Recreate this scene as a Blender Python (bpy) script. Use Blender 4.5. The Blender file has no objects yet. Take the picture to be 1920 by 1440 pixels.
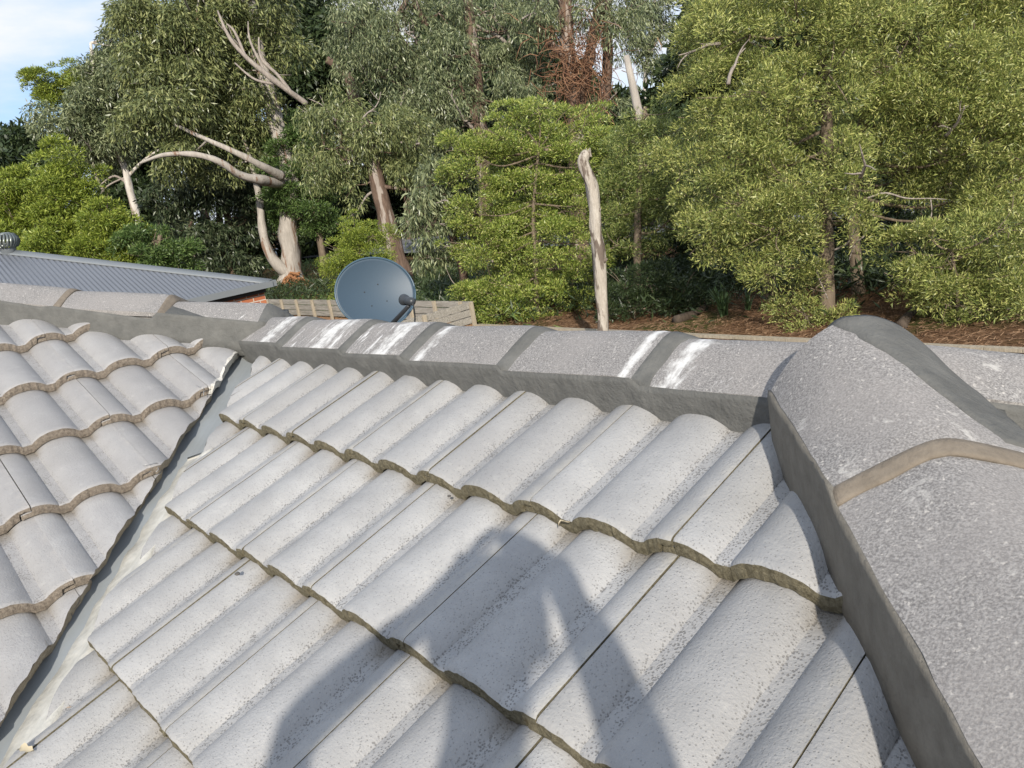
import bpy, bmesh, math, random
import numpy as np
from mathutils import Vector, Matrix, noise as mnoise

scene = bpy.context.scene
col = scene.collection
random.seed(7)
rng = np.random.default_rng(11)
R_ = math.radians

# ------------------------------------------------------------------ camera
F_PX = 1550.53                      # focal length in pixels of a 1920 wide frame
CAM = Vector((2.2179, -0.8142, 0.5271))
YAW, PIT, ROL = R_(141.2457), R_(-13.9925), R_(-9.5665)
_f = Vector((math.cos(YAW)*math.cos(PIT), math.sin(YAW)*math.cos(PIT), math.sin(PIT)))
_r0 = Vector((math.sin(YAW), -math.cos(YAW), 0)); _u0 = _r0.cross(_f)
_r = _r0*math.cos(ROL) + _u0*math.sin(ROL); _u = -_r0*math.sin(ROL) + _u0*math.cos(ROL)
cd = bpy.data.cameras.new('camera'); cam = bpy.data.objects.new('camera', cd); col.objects.link(cam)
cd.sensor_width = 36; cd.sensor_fit = 'HORIZONTAL'; cd.lens = 36*F_PX/1920
cd.clip_start = 0.05; cd.clip_end = 900
cam.matrix_world = Matrix(((_r.x, _u.x, -_f.x, CAM.x), (_r.y, _u.y, -_f.y, CAM.y), (_r.z, _u.z, -_f.z, CAM.z), (0, 0, 0, 1)))
scene.camera = cam

# ------------------------------------------------------------------ light
SUN_AZ, SUN_EL = R_(322), R_(26)    # counter-clockwise from +X
sun_dir = Vector((math.cos(SUN_AZ)*math.cos(SUN_EL), math.sin(SUN_AZ)*math.cos(SUN_EL), math.sin(SUN_EL)))
sd = bpy.data.lights.new('sun', 'SUN'); sd.energy = 3.25; sd.angle = R_(0.8); sd.color = (1.0, 0.93, 0.82)
so = bpy.data.objects.new('sun', sd); col.objects.link(so)
so.rotation_euler = sun_dir.to_track_quat('Z', 'Y').to_euler()

w = bpy.data.worlds.new('World'); scene.world = w; w.use_nodes = True
nt = w.node_tree; nt.nodes.clear()
def N(t, typ, **kw):
    n = t.nodes.new(typ)
    for k, v in kw.items():
        if k.startswith('i_'):
            key = k[2:]; key = int(key) if key.isdigit() else key
            n.inputs[key].default_value = v
        else: setattr(n, k, v)
    return n
out = N(nt, 'ShaderNodeOutputWorld'); bg = N(nt, 'ShaderNodeBackground', i_Strength=0.15)
sky = N(nt, 'ShaderNodeTexSky', sky_type='NISHITA', sun_disc=False, sun_elevation=SUN_EL, sun_rotation=math.pi/2-SUN_AZ,
        air_density=1.0, dust_density=0.6, ozone_density=2.2)
tc = N(nt, 'ShaderNodeTexCoord')
mp = N(nt, 'ShaderNodeMapping'); mp.inputs['Scale'].default_value = (1.0, 1.0, 3.2); mp.inputs['Location'].default_value = (1.3, 8.8, 0.66)
nz = N(nt, 'ShaderNodeTexNoise', i_Scale=2.6, i_Detail=7.0, i_Roughness=0.55)
rp = N(nt, 'ShaderNodeValToRGB'); rp.color_ramp.elements[0].position = 0.33; rp.color_ramp.elements[1].position = 0.57
mx = N(nt, 'ShaderNodeMix', data_type='RGBA'); mx.inputs[7].default_value = (3.9, 4.0, 4.2, 1)
nt.links.new(tc.outputs['Generated'], mp.inputs[0]); nt.links.new(mp.outputs[0], nz.inputs['Vector'])
nt.links.new(nz.outputs['Fac'], rp.inputs[0]); nt.links.new(rp.outputs[0], mx.inputs[0])
clr = N(nt, 'ShaderNodeMix', data_type='RGBA'); clr.inputs[0].default_value = .72; clr.inputs[7].default_value = (1.15, 2.1, 3.7, 1)   # clear air between the clouds
nt.links.new(sky.outputs[0], clr.inputs[6]); nt.links.new(clr.outputs[2], mx.inputs[6]); nt.links.new(mx.outputs[2], bg.inputs[0]); nt.links.new(bg.outputs[0], out.inputs[0])

scene.view_settings.view_transform = 'Standard'; scene.view_settings.look = 'None'
scene.view_settings.exposure = 0.72; scene.view_settings.gamma = 1.0
scene.render.engine = 'CYCLES'
scene.cycles.max_bounces = 8; scene.cycles.diffuse_bounces = 3; scene.cycles.transparent_max_bounces = 8
try: scene.cycles.use_denoising = True
except Exception: pass

# ------------------------------------------------------------------ helpers
def ray(px, py):
    return _f + _r*((px-960)/F_PX) - _u*((py-720)/F_PX)
def at(px, py, D):                  # point at plan distance D along a sight line
    v = ray(px, py); return CAM + v*(D/math.hypot(v.x, v.y))
def at_z(px, py, z):
    v = ray(px, py); return CAM + v*((z-CAM.z)/v.z)

def link(name, mesh, mats=(), parent=None, smooth=False):
    o = bpy.data.objects.new(name, mesh); col.objects.link(o)
    for m in (mats if isinstance(mats, (list, tuple)) else [mats]):
        mesh.materials.append(m)
    if parent is not None: o.parent = parent
    if smooth: mesh.polygons.foreach_set('use_smooth', np.ones(len(mesh.polygons), bool))
    return o
def thing(name, label, cat, group=None, loc=(0, 0, 0)):
    o = bpy.data.objects.new(name, None); col.objects.link(o); o.location = loc
    o.empty_display_size = 0.1
    return tag(o, label, cat, group)
def tag(o, label=None, cat=None, group=None, kind=None):
    for k, v in (('label', label), ('category', cat), ('group', group), ('kind', kind)):
        if v: o[k] = v
    return o
def mesh_from(verts, faces, name='mesh'):
    me = bpy.data.meshes.new(name); me.from_pydata([tuple(v) for v in verts], [], [tuple(f) for f in faces]); me.update(); return me

class MB:
    """collects boxes, tubes and lofts, then links them as one mesh object"""
    def __init__(s): s.v = []; s.f = []
    def box(s, c, size, ax=None):
        c = Vector(c); ax = ax or (Vector((1, 0, 0)), Vector((0, 1, 0)), Vector((0, 0, 1)))
        b = len(s.v)
        for i in (-.5, .5):
            for j in (-.5, .5):
                for k in (-.5, .5): s.v.append(c + ax[0]*i*size[0] + ax[1]*j*size[1] + ax[2]*k*size[2])
        for q in ((0, 1, 3, 2), (4, 6, 7, 5), (0, 4, 5, 1), (2, 3, 7, 6), (0, 2, 6, 4), (1, 5, 7, 3)): s.f.append([b+i for i in q])
        return s
    def bar(s, a, b_, wdt, hgt, up=Vector((0, 0, 1))):
        a, b_ = Vector(a), Vector(b_); d = b_-a; L = d.length; d.normalize()
        sd_ = d.cross(up).normalized(); u = sd_.cross(d)
        return s.box((a+b_)/2, (L, wdt, hgt), (d, sd_, u))
    def tube(s, pts, rad, n=8, rough=0.0, cap=True):
        pts = [Vector(p) for p in pts]; m = len(pts); b = len(s.v)
        ref = Vector((0, 0, 1)) if abs((pts[-1]-pts[0]).normalized().z) < .9 else Vector((1, 0, 0))
        for i, p in enumerate(pts):
            t = (pts[min(i+1, m-1)] - pts[max(i-1, 0)]).normalized()
            a = t.cross(ref).normalized(); c = t.cross(a)
            r = rad[i] if isinstance(rad, (list, tuple)) else rad
            for k in range(n):
                th = 2*math.pi*k/n
                rr = r*(1 + rough*mnoise.noise(Vector((p.x*3+k*1.7, p.y*3, p.z*2.3))))
                s.v.append(p + (a*math.cos(th)+c*math.sin(th))*rr)
        for i in range(m-1):
            for k in range(n): s.f.append([b+i*n+k, b+i*n+(k+1) % n, b+(i+1)*n+(k+1) % n, b+(i+1)*n+k])
        if cap:
            s.f.append([b+k for k in range(n)][::-1]); s.f.append([b+(m-1)*n+k for k in range(n)])
        return s
    def loft(s, rows, closed=True, caps=True):
        b = len(s.v); n = len(rows[0]); m = len(rows)
        for r in rows: s.v += [Vector(p) for p in r]
        for i in range(m-1):
            for k in range(n if closed else n-1):
                s.f.append([b+i*n+k, b+i*n+(k+1) % n, b+(i+1)*n+(k+1) % n, b+(i+1)*n+k])
        if caps and closed:
            s.f.append([b+k for k in range(n)][::-1]); s.f.append([b+(m-1)*n+k for k in range(n)])
        return s
    def lathe(s, prof, c, ax=Vector((0, 0, 1)), n=24):
        ax = ax.normalized(); a = ax.orthogonal().normalized(); d = ax.cross(a); c = Vector(c)
        rows = [[c + ax*h + (a*math.cos(2*math.pi*k/n)+d*math.sin(2*math.pi*k/n))*r for k in range(n)] for r, h in prof]
        return s.loft(rows, True, True)
    def build(s, name, mats, parent=None, smooth=False):
        me = mesh_from(s.v, s.f, name)
        bm = bmesh.new(); bm.from_mesh(me); bmesh.ops.recalc_face_normals(bm, faces=bm.faces); bm.to_mesh(me); bm.free()
        return link(name, me, mats, parent, smooth)

def smooth_path(pts, per=6):
    pts = [Vector(p) for p in pts]; o = []
    for i in range(len(pts)-1):
        p0, p1, p2, p3 = pts[max(i-1, 0)], pts[i], pts[i+1], pts[min(i+2, len(pts)-1)]
        for k in range(per):
            t = k/per
            o.append(.5*((2*p1)+(p2-p0)*t+(2*p0-5*p1+4*p2-p3)*t*t+(3*p1-p0-3*p2+p3)*t**3))
    o.append(pts[-1]); return o

# ------------------------------------------------------------------ materials
def new_mat(name):
    m = bpy.data.materials.new(name); m.use_nodes = True; t = m.node_tree
    return m, t, t.nodes['Principled BSDF']
def L(t, a, b): t.links.new(a, b)
def math_n(t, op, a, b=None, clamp=False):
    n = N(t, 'ShaderNodeMath', operation=op, use_clamp=clamp)
    for i, x in enumerate((a, b)):
        if x is None: continue
        if isinstance(x, (int, float)): n.inputs[i].default_value = x
        else: L(t, x, n.inputs[i])
    return n.outputs[0]
def maprange(t, x, a, b, c=0.0, d=1.0):
    n = N(t, 'ShaderNodeMapRange'); L(t, x, n.inputs[0])
    for i, v in enumerate((a, b, c, d)): n.inputs[i+1].default_value = v
    return n.outputs[0]
def mixc(t, fac, a, b):
    n = N(t, 'ShaderNodeMix', data_type='RGBA')
    for s_, x in ((0, fac), (6, a), (7, b)):
        if isinstance(x, (int, float)): n.inputs[s_].default_value = x
        elif isinstance(x, tuple): n.inputs[s_].default_value = x if len(x) == 4 else (*x, 1)
        else: L(t, x, n.inputs[s_])
    return n.outputs[2]
def noise_n(t, vec, scale, detail=3.0, rough=0.5, dist=0.0):
    n = N(t, 'ShaderNodeTexNoise', i_Scale=scale, i_Detail=detail, i_Roughness=rough, i_Distortion=dist)
    if vec is not None: L(t, vec, n.inputs['Vector'])
    return n.outputs['Fac']
def local_vec(t, mult=50.0, scale=None):
    c = N(t, 'ShaderNodeTexCoord'); oi = N(t, 'ShaderNodeObjectInfo')
    r = math_n(t, 'MULTIPLY', oi.outputs['Random'], mult)
    cx = N(t, 'ShaderNodeCombineXYZ'); L(t, r, cx.inputs[0]); L(t, r, cx.inputs[1]); L(t, r, cx.inputs[2])
    src = c.outputs['Object']
    if scale:
        mp_ = N(t, 'ShaderNodeMapping'); mp_.inputs['Scale'].default_value = scale; L(t, src, mp_.inputs[0]); src = mp_.outputs[0]
    v = N(t, 'ShaderNodeVectorMath', operation='ADD'); L(t, src, v.inputs[0]); L(t, cx.outputs[0], v.inputs[1])
    return v.outputs[0], c.outputs['Object'], oi.outputs['Random']
def bump(t, p, h, strength, dist):
    b = N(t, 'ShaderNodeBump', i_Strength=strength, i_Distance=dist); L(t, h, b.inputs['Height']); L(t, b.outputs[0], p.inputs['Normal'])

def mat_tile(name, c1, c2, dark, cream, worn=1.0):
    m, t, p = new_mat(name)
    v, raw, rnd = local_vec(t)
    sp = N(t, 'ShaderNodeSeparateXYZ'); L(t, raw, sp.inputs[0])
    u_, v_, h_ = sp.outputs
    base = mixc(t, maprange(t, noise_n(t, v, 11, 4, .6), .35, .68), c1, c2)
    base = mixc(t, maprange(t, rnd, 0, 1, 0, .6), base, (c1[0]*.86, c1[1]*.845, c1[2]*.83))
    base = mixc(t, maprange(t, noise_n(t, v, 3.1, 4, .6),   .5, .66, 0, .3), base, (c1[0]*.84, c1[1]*.82, c1[2]*.78))
    # chalky blotches
    base = mixc(t, maprange(t, noise_n(t, v, 34, 5, .65), .58, .78, 0, .35), base, (.47, .455, .43))
    # depth of the profile, with the fall of the tile taken out
    hh = math_n(t, 'ADD', h_, math_n(t, 'MULTIPLY', v_, 0.096))
    low = maprange(t, hh, -.015, -.0245)
    wear = math_n(t, 'MULTIPLY', low, maprange(t, noise_n(t, v, 45, 3), .3, .6), True)
    vo = N(t, 'ShaderNodeTexVoronoi', i_Scale=250.0); L(t, v, vo.inputs['Vector'])
    sc_ = N(t, 'ShaderNodeSeparateColor'); L(t, vo.outputs['Color'], sc_.inputs[0])
    patchy = maprange(t, noise_n(t, v, 8, 3, .6), .35, .65, -.10, .22)
    on = math_n(t, 'MULTIPLY', math_n(t, 'SUBTRACT', math_n(t, 'ADD', maprange(t, wear, 0, 1, .58, 1.0), patchy), sc_.outputs[0]), 9.0, True)
    th = math_n(t, 'ADD', maprange(t, wear, 0, 1, .22, .40), math_n(t, 'MULTIPLY', sc_.outputs[1], .12))
    mask = math_n(t, 'MULTIPLY', math_n(t, 'MULTIPLY', math_n(t, 'SUBTRACT', th, vo.outputs['Distance']), 9.0, True), on)
    base = mixc(t, math_n(t, 'MULTIPLY', mask, maprange(t, wear, 0, 1, .34, .66)), base, dark)
    # rusty, dirty water course near the head lap
    dirt = math_n(t, 'MULTIPLY', maprange(t, math_n(t, 'ADD', v_, math_n(t, 'MULTIPLY', noise_n(t, v, 30, 3), .05)), .285, .335), maprange(t, hh, -.010, -.024), True)
    base = mixc(t, math_n(t, 'MULTIPLY', dirt, .75), base, (.17, .145, .11))
    # creamy band by the side lap
    ed = maprange(t, math_n(t, 'ADD', u_, math_n(t, 'MULTIPLY', noise_n(t, v, 60, 3), .02)), .288, .316)
    base = mixc(t, math_n(t, 'MULTIPLY', ed, maprange(t, noise_n(t, v, 25, 4), .35, .65, 0.05, .6)), base, cream)
    L(t, base, p.inputs['Base Color'])
    p.inputs['Roughness'].default_value = .62; p.inputs['Specular IOR Level'].default_value = .35
    hgt = math_n(t, 'ADD', noise_n(t, v, 210, 3, .6), math_n(t, 'MULTIPLY', mask, -.45))
    bump(t, p, hgt, .65, .0026)
    return m
def mat_rough(name, a, b, scale=40, rough=.95, bstr=.8, bd=.004, spec=.1, world=False, stretch=None):
    m, t, p = new_mat(name)
    v, raw, rnd = local_vec(t, scale=stretch)
    n1 = noise_n(t, v, scale, 6, .65)
    c = mixc(t, maprange(t, n1, .3, .72), a, b)
    c = mixc(t, maprange(t, noise_n(t, v, scale*.17, 3), .4, .7, 0, .4), c, tuple(x*.8 for x in b))
    L(t, c, p.inputs['Base Color']); p.inputs['Roughness'].default_value = rough; p.inputs['Specular IOR Level'].default_value = spec
    bump(t, p, noise_n(t, v, scale*2.2, 5, .7), bstr, bd)
    return m
def mat_plain(name, c, rough=.5, metal=0.0, var=.08, scale=8, spec=.5):
    m, t, p = new_mat(name); v, raw, rnd = local_vec(t)
    cc = mixc(t, noise_n(t, v, scale, 4, .6), tuple(x*(1-var) for x in c), tuple(min(1, x*(1+var)) for x in c))
    L(t, cc, p.inputs['Base Color']); p.inputs['Roughness'].default_value = rough; p.inputs['Metallic'].default_value = metal
    p.inputs['Specular IOR Level'].default_value = spec
    return m
def mat_cap():
    m, t, p = new_mat('ridge_cap_concrete'); v, raw, rnd = local_vec(t)
    g = noise_n(t, v, 330, 2, .6); g2 = noise_n(t, v, 150, 2, .6)
    base = mixc(t, maprange(t, g, .36, .64), (.150, .142, .137), (.315, .300, .286))
    base = mixc(t, maprange(t, g2, .62, .74), base, (.50, .47, .43))
    base = mixc(t, maprange(t, noise_n(t, v, 7, 3), .42, .62, 0, .45), base, (.285, .265, .25))
    base = mixc(t, maprange(t, noise_n(t, v, 16, 6, .75, .6), .60, .68, 0, .75), base, (.47, .45, .42))
    at_ = N(t, 'ShaderNodeAttribute', attribute_type='OBJECT', attribute_name='smear')
    mp_ = N(t, 'ShaderNodeMapping'); mp_.inputs['Scale'].default_value = (24, 5, 5); L(t, v, mp_.inputs[0])
    sn = noise_n(t, mp_.outputs[0], 1.6, 6, .7, .8)
    sm = math_n(t, 'MULTIPLY', math_n(t, 'SUBTRACT', math_n(t, 'ADD', sn, at_.outputs['Fac']), .80), 9.0, True)
    base = mixc(t, sm, base, (.74, .73, .71))
    # white cement wash brushed on beside a joint (position along the ridge held by the cap)
    aw = N(t, 'ShaderNodeAttribute', attribute_type='OBJECT', attribute_name='wash'); ww = N(t, 'ShaderNodeAttribute', attribute_type='OBJECT', attribute_name='wash_width')
    sx = N(t, 'ShaderNodeSeparateXYZ'); L(t, raw, sx.inputs[0])
    dx_ = math_n(t, 'ABSOLUTE', math_n(t, 'SUBTRACT', sx.outputs[0], aw.outputs['Fac']))
    near = math_n(t, 'SUBTRACT', 1.0, math_n(t, 'DIVIDE', dx_, ww.outputs['Fac']))
    wm = math_n(t, 'MULTIPLY', math_n(t, 'SUBTRACT', math_n(t, 'ADD', math_n(t, 'MULTIPLY', near, .34), math_n(t, 'MULTIPLY', math_n(t, 'ADD', sn, noise_n(t, v, 38, 5, .7)), .5)), .68), 6.5, True)
    base = mixc(t, math_n(t, 'MULTIPLY', wm, math_n(t, 'GREATER_THAN', near, 0.0)), base, (.60, .59, .57))
    L(t, base, p.inputs['Base Color']); p.inputs['Roughness'].default_value = .85; p.inputs['Specular IOR Level'].default_value = .2
    bump(t, p, g, .5, .0018)
    return m
def mat_leaf(name, c_dark, c_mid, c_lit, gloss=.35, trans=.25):
    m, t, p = new_mat(name)
    g = N(t, 'ShaderNodeNewGeometry'); rp_ = N(t, 'ShaderNodeValToRGB'); cr = rp_.color_ramp
    cr.elements[0].color = (*c_dark, 1); cr.elements[1].color = (*c_lit, 1); e = cr.elements.new(.55); e.color = (*c_mid, 1)
    L(t, g.outputs['Random Per Island'], rp_.inputs[0]); L(t, rp_.outputs[0], p.inputs['Base Color'])
    p.inputs['Roughness'].default_value = gloss; p.inputs['Specular IOR Level'].default_value = .4
    tr = N(t, 'ShaderNodeBsdfTranslucent'); ms = N(t, 'ShaderNodeMixShader', i_Fac=trans); o = t.nodes['Material Output']
    tc_ = mixc(t, .5, rp_.outputs[0], c_lit); L(t, tc_, tr.inputs[0])
    L(t, p.outputs[0], ms.inputs[1]); L(t, tr.outputs[0], ms.inputs[2]); L(t, ms.outputs[0], o.inputs[0])
    return m
def mat_bark(name, a, b, patch=None, stretch=(6, 6, 1.2), pt=.56):
    m, t, p = new_mat(name); v, raw, rnd = local_vec(t, scale=stretch)
    n1 = noise_n(t, v, 2.2, 6, .7, .4)
    c = mixc(t, maprange(t, n1, .33, .68), a, b)
    if patch:
        c = mixc(t, math_n(t, 'MULTIPLY', maprange(t, noise_n(t, v, .8, 4, .6, .3), pt, pt+.05), .9), c, patch)
    L(t, c, p.inputs['Base Color']); p.inputs['Roughness'].default_value = .9; p.inputs['Specular IOR Level'].default_value = .15
    bump(t, p, noise_n(t, v, 5, 5, .7), .7, .02)
    return m

M = {}
M['tile_near'] = mat_tile('tile_cool_grey', (.302, .300, .299), (.370, .367, .363), (.105, .098, .092), (.50, .46, .38))
M['tile_side'] = mat_tile('tile_warm_grey', (.305, .298, .295), (.365, .357, .351), (.15, .135, .125), (.42, .39, .36))
M['edge_moss'] = mat_rough('tile_edge_moss', (.07, .06, .037), (.25, .222, .152), 150, bd=.006)
M['edge_brown'] = mat_rough('tile_edge_brown', (.12, .098, .078), (.34, .29, .235), 150, bd=.006)
M['cut_face'] = mat_rough('tile_cut_face', (.22, .185, .14), (.42, .37, .29), 120, bd=.006)
M['cut_white'] = mat_rough('tile_broken_white', (.52, .49, .43), (.74, .72, .67), 120, bd=.006)
M['cap'] = mat_cap()
M['mortar'] = mat_rough('grey_pointing', (.098, .098, .093), (.158, .156, .146), 19, rough=.9, bstr=1.0, bd=.006)
M['mortar_tan'] = mat_rough('tan_bedding', (.15, .126, .10), (.23, .195, .155), 60, rough=.95, bstr=.5, bd=.004)
M['mortar_dark'] = mat_rough('weathered_pointing', (.14, .128, .108), (.215, .198, .168), 30, rough=.92, bstr=.6, bd=.005)
M['flash'] = mat_plain('valley_metal', (.27, .29, .30), .5, .15, .1, 14)
M['slurry'] = mat_rough('old_valley_mortar', (.36, .35, .315), (.60, .585, .535), 22, bstr=.6, bd=.006)
M['rust_bed'] = mat_rough('brown_bedding', (.29, .21, .15), (.45, .36, .28), 60, bstr=.6, bd=.006)
M['deck'] = mat_plain('roof_deck', (.08, .075, .07), .9)
M['wire'] = mat_plain('wire', (.45, .44, .42), .4, .8)

# ------------------------------------------------------------------ the roof under the camera
P_ = 0.38379895                       # roof pitch
CP, SP, TP = math.cos(P_), math.sin(P_), math.tan(P_)
G = 0.3125057                         # course gauge
TW = 0.30                             # tile cover width
FALL = 0.0325; HROLL = 0.0232; THK = 0.0295
RMAT = Matrix(((1, 0, 0), (0, CP, -SP), (0, SP, CP)))
LMAT = Matrix(((0, -CP, SP), (1, 0, 0), (0, SP, CP)))
L0 = Vector((-.1133172, -.2381533, -.0745750))
S2 = 1/math.sqrt(2)

house = thing('tiled_house', 'grey concrete tiled roof of the near house, with pointed ridges and an open valley', 'house')

def prof(u):                          # height of the roll profile, 0 at the crests
    x = abs(((u + .075) % .15) - .075)
    if x < .0625: return -HROLL*(x/.0625)**2.5
    return -HROLL - .0008
def tile_mesh(seed, edge_mat):
    rn = random.Random(seed)
    us = sorted(set([-.026, -.014, -.0004, .0008, .2715, .2725, .2994] + [round(i*.3/44, 5) for i in range(1, 44)] + [.0625, .0875, .2125, .2375]))
    vs = [0, .004, .010, .03, .08, .13, .18, .23, .28, .33]
    bm = bmesh.new(); top = []; bot = []
    ph = rn.random()*50
    for j, v in enumerate(vs):
        rt, rb = [], []
        for u in us:
            h = prof(u) - FALL*(v/G)
            # side lap: right-hand sheet sits a touch lower next to the joint
            if 0 < u < .0062: h -= .0010
            lap = THK*.52 if u < 0 else 0
            jit = mnoise.noise(Vector((u*60, ph, 3.1)))*.0016 + mnoise.noise(Vector((u*190, ph, 7.7)))*.0011 if j == 0 else 0
            dz = (-.0038 if j == 0 else -.0008 if j == 1 else 0)
            lump = mnoise.noise(Vector((u*14+ph, v*9, ph)))*.0008
            rt.append(bm.verts.new((u, v+jit+(.002 if u < 0 and j == 0 else 0), h+dz+lump-lap)))
            jb = mnoise.noise(Vector((u*70, ph, 13.1)))*.002 + mnoise.noise(Vector((u*210, ph, 9.7)))*.0012 if j == 0 else 0
            rb.append(bm.verts.new((u, v+jb-(.0035 if j == 0 else 0), h-(THK*.46 if u > .272 else THK)+(.001 if j == 0 else 0))))
        top.append(rt); bot.append(rb)
    # broken-looking front face gets a middle row
    mid = []
    for i, u in enumerate(us):
        a, b = top[0][i].co, bot[0][i].co
        mid.append(bm.verts.new(((a+b)/2 + Vector((0, -.0015 + mnoise.noise(Vector((u*160, ph, 21)))*.0042, mnoise.noise(Vector((u*120, ph, 31)))*.003)))))
    n, m = len(us), len(vs)
    for j in range(m-1):
        for i in range(n-1):
            f = bm.faces.new((top[j][i], top[j][i+1], top[j+1][i+1], top[j+1][i])); f.smooth = True
            f = bm.faces.new((bot[j][i], bot[j+1][i], bot[j+1][i+1], bot[j][i+1])); f.smooth = True; f.material_index = 1
    for i in range(n-1):
        for a, b in ((top[0], mid), (mid, bot[0])):
            f = bm.faces.new((a[i], b[i], b[i+1], a[i+1])); f.material_index = 1; f.smooth = False
        f = bm.faces.new((top[-1][i], top[-1][i+1], bot[-1][i+1], bot[-1][i])); f.material_index = 1
    for k in (0, n-1):
        for j in range(m-1):
            q = (top[j][k], top[j+1][k], bot[j+1][k], bot[j][k])
            f = bm.faces.new(q if k == 0 else q[::-1]); f.material_index = 1
        f = bm.faces.new((top[0][k], bot[0][k], mid[k]) if k == 0 else (top[0][k], mid[k], bot[0][k])); f.material_index = 1
    bmesh.ops.recalc_face_normals(bm, faces=bm.faces)
    for e in bm.edges:
        if len(e.link_faces) == 2 and (e.calc_face_angle(0) > .55 or e.link_faces[0].material_index != e.link_faces[1].material_index): e.smooth = False
    return bm

def to_me(bm, name='roof_tile'):
    me = bpy.data.meshes.new(name); bm.to_mesh(me); me.update(); return me
NVAR = 6
def make_set(edge, key):
    bms = [tile_mesh(100*edge+k, 1) for k in range(NVAR)]
    mes = []
    for b in bms:
        me = to_me(b)
        for x in (M[key], M['edge_moss' if edge == 0 else 'edge_brown'], M['cut_face']): me.materials.append(x)
        mes.append(me)
    return bms, mes
SETS = {'R': make_set(0, 'tile_near'), 'L': make_set(1, 'tile_side')}

def lay_tile(face, org, mat3, cuts, white=False, label=None):
    """cuts: list of (a, b, d, jag): keep a*x+b*y < d in plan"""
    mw = Matrix.Translation(org) @ mat3.to_4x4()
    # small laying errors
    mw = mw @ Matrix.Translation((random.uniform(-.0012, .0012), random.uniform(-.003, .003), random.uniform(-.0006, .0009)))
    k = random.randrange(NVAR); bms, mes = SETS[face]
    corners = [mw @ Vector((u, v, -.02)) for u in (-.026, TW) for v in (-.006, .33)]
    need = []
    for a, b, d, jag in cuts:
        s_ = [a*c.x + b*c.y - d for c in corners]
        if min(s_) >= -.004: return None
        if max(s_) > 0: need.append((a, b, d, jag))
    if not need:
        o = bpy.data.objects.new('roof_tile', mes[k]); col.objects.link(o)
    else:
        bm = bms[k].copy(); inv = mw.inverted()
        for a, b, d, jag in need:
            co = Vector((a, b, 0))*(d/(a*a+b*b)); no = Vector((a, b, 0)).normalized()
            lo = inv @ co; ln = (inv.to_3x3() @ no).normalized()
            if jag and face == 'L': lo = lo + ln*.006 - Vector((0, 0, lo.z)); ln = (ln - Vector((0, 0, .55))).normalized()
            g = bm.verts[:] + bm.edges[:] + bm.faces[:]
            r = bmesh.ops.bisect_plane(bm, geom=g, dist=1e-5, plane_co=lo, plane_no=ln, clear_outer=True)
            ed = [e for e in r['geom_cut'] if isinstance(e, bmesh.types.BMEdge) and e.is_boundary]
            if not ed: continue
            vv = set(v for e in ed for v in e.verts)
            if jag:
                for v in vv:
                    q = mw @ v.co
                    v.co += ln*(mnoise.noise(q*22)*jag + mnoise.noise(q*70)*jag*.45)
            try:
                f = bmesh.ops.holes_fill(bm, edges=ed, sides=0)['faces']
                for x in f: x.material_index = 2; x.smooth = False
                if white and jag:
                    g = bm.verts[:] + bm.edges[:] + bm.faces[:]
                    r = bmesh.ops.bisect_plane(bm, geom=g, dist=1e-5, plane_co=lo-ln*.009, plane_no=ln)
                    for e in r['geom_cut']:
                        if isinstance(e, bmesh.types.BMVert): e.co += ln*(mnoise.noise((mw @ e.co)*38)*.011)
                    for x in bm.faces:
                        if (x.calc_center_median()-lo).dot(ln) > -.009: x.material_index = 2; x.smooth = False
            except Exception: pass
        if len(bm.faces) < 6: bm.free(); return None
        me = to_me(bm); bm.free()
        src = mes[k].materials
        me.materials.append(src[0]); me.materials.append(src[1]); me.materials.append(M['cut_white'] if white else src[2])
        o = bpy.data.objects.new('roof_tile', me); col.objects.link(o)
    o.matrix_world = mw; o.parent = house
    if label: o['label'] = label
    return o

VAL_L, VAL_R = -.304, -.192
def r_org(i, j): return Vector((TW*i, G*j*CP, G*j*SP))
def l_org(i, k):
    k2 = k + (.06 if k <= -3 else .02 if k == -2 else 0)
    return L0 + Vector((G*k2*CP, TW*i, -G*k2*SP))
for j in range(0, -6, -1):
    for i in range(-3, 12):
        lay_tile('R', r_org(i, j), RMAT, [(-1, -1, -VAL_R, .005), (1, 1, 1.86, 0)])
for k in range(-5, 4):
    for i in range(-6, 4):
        o = l_org(i, k)
        wh = (i == 1 and k == -2) or (i == 2 and k in (-2, -3)) or (i == 1 and k == -1)
        lay_tile('L', o, LMAT, [(1, 1, VAL_L, .007), (-1, 1, .93, 0)], white=wh,
                 label='cut tile with a broken white edge over the valley' if wh else None)
# the hip end beyond the near hip: a few tiles
EO = Vector((1.94, 0, 0))
for k in range(-1, 3):
    for i in range(-3, 4):
        o = Vector((1.94 + G*k*CP + .12, TW*i + .1, -(G*k + .12/CP)*SP))
        lay_tile('R', o, LMAT, [(-1, -1, -2.02, 0), (-1, 1, -1.27, 0)])

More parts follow.
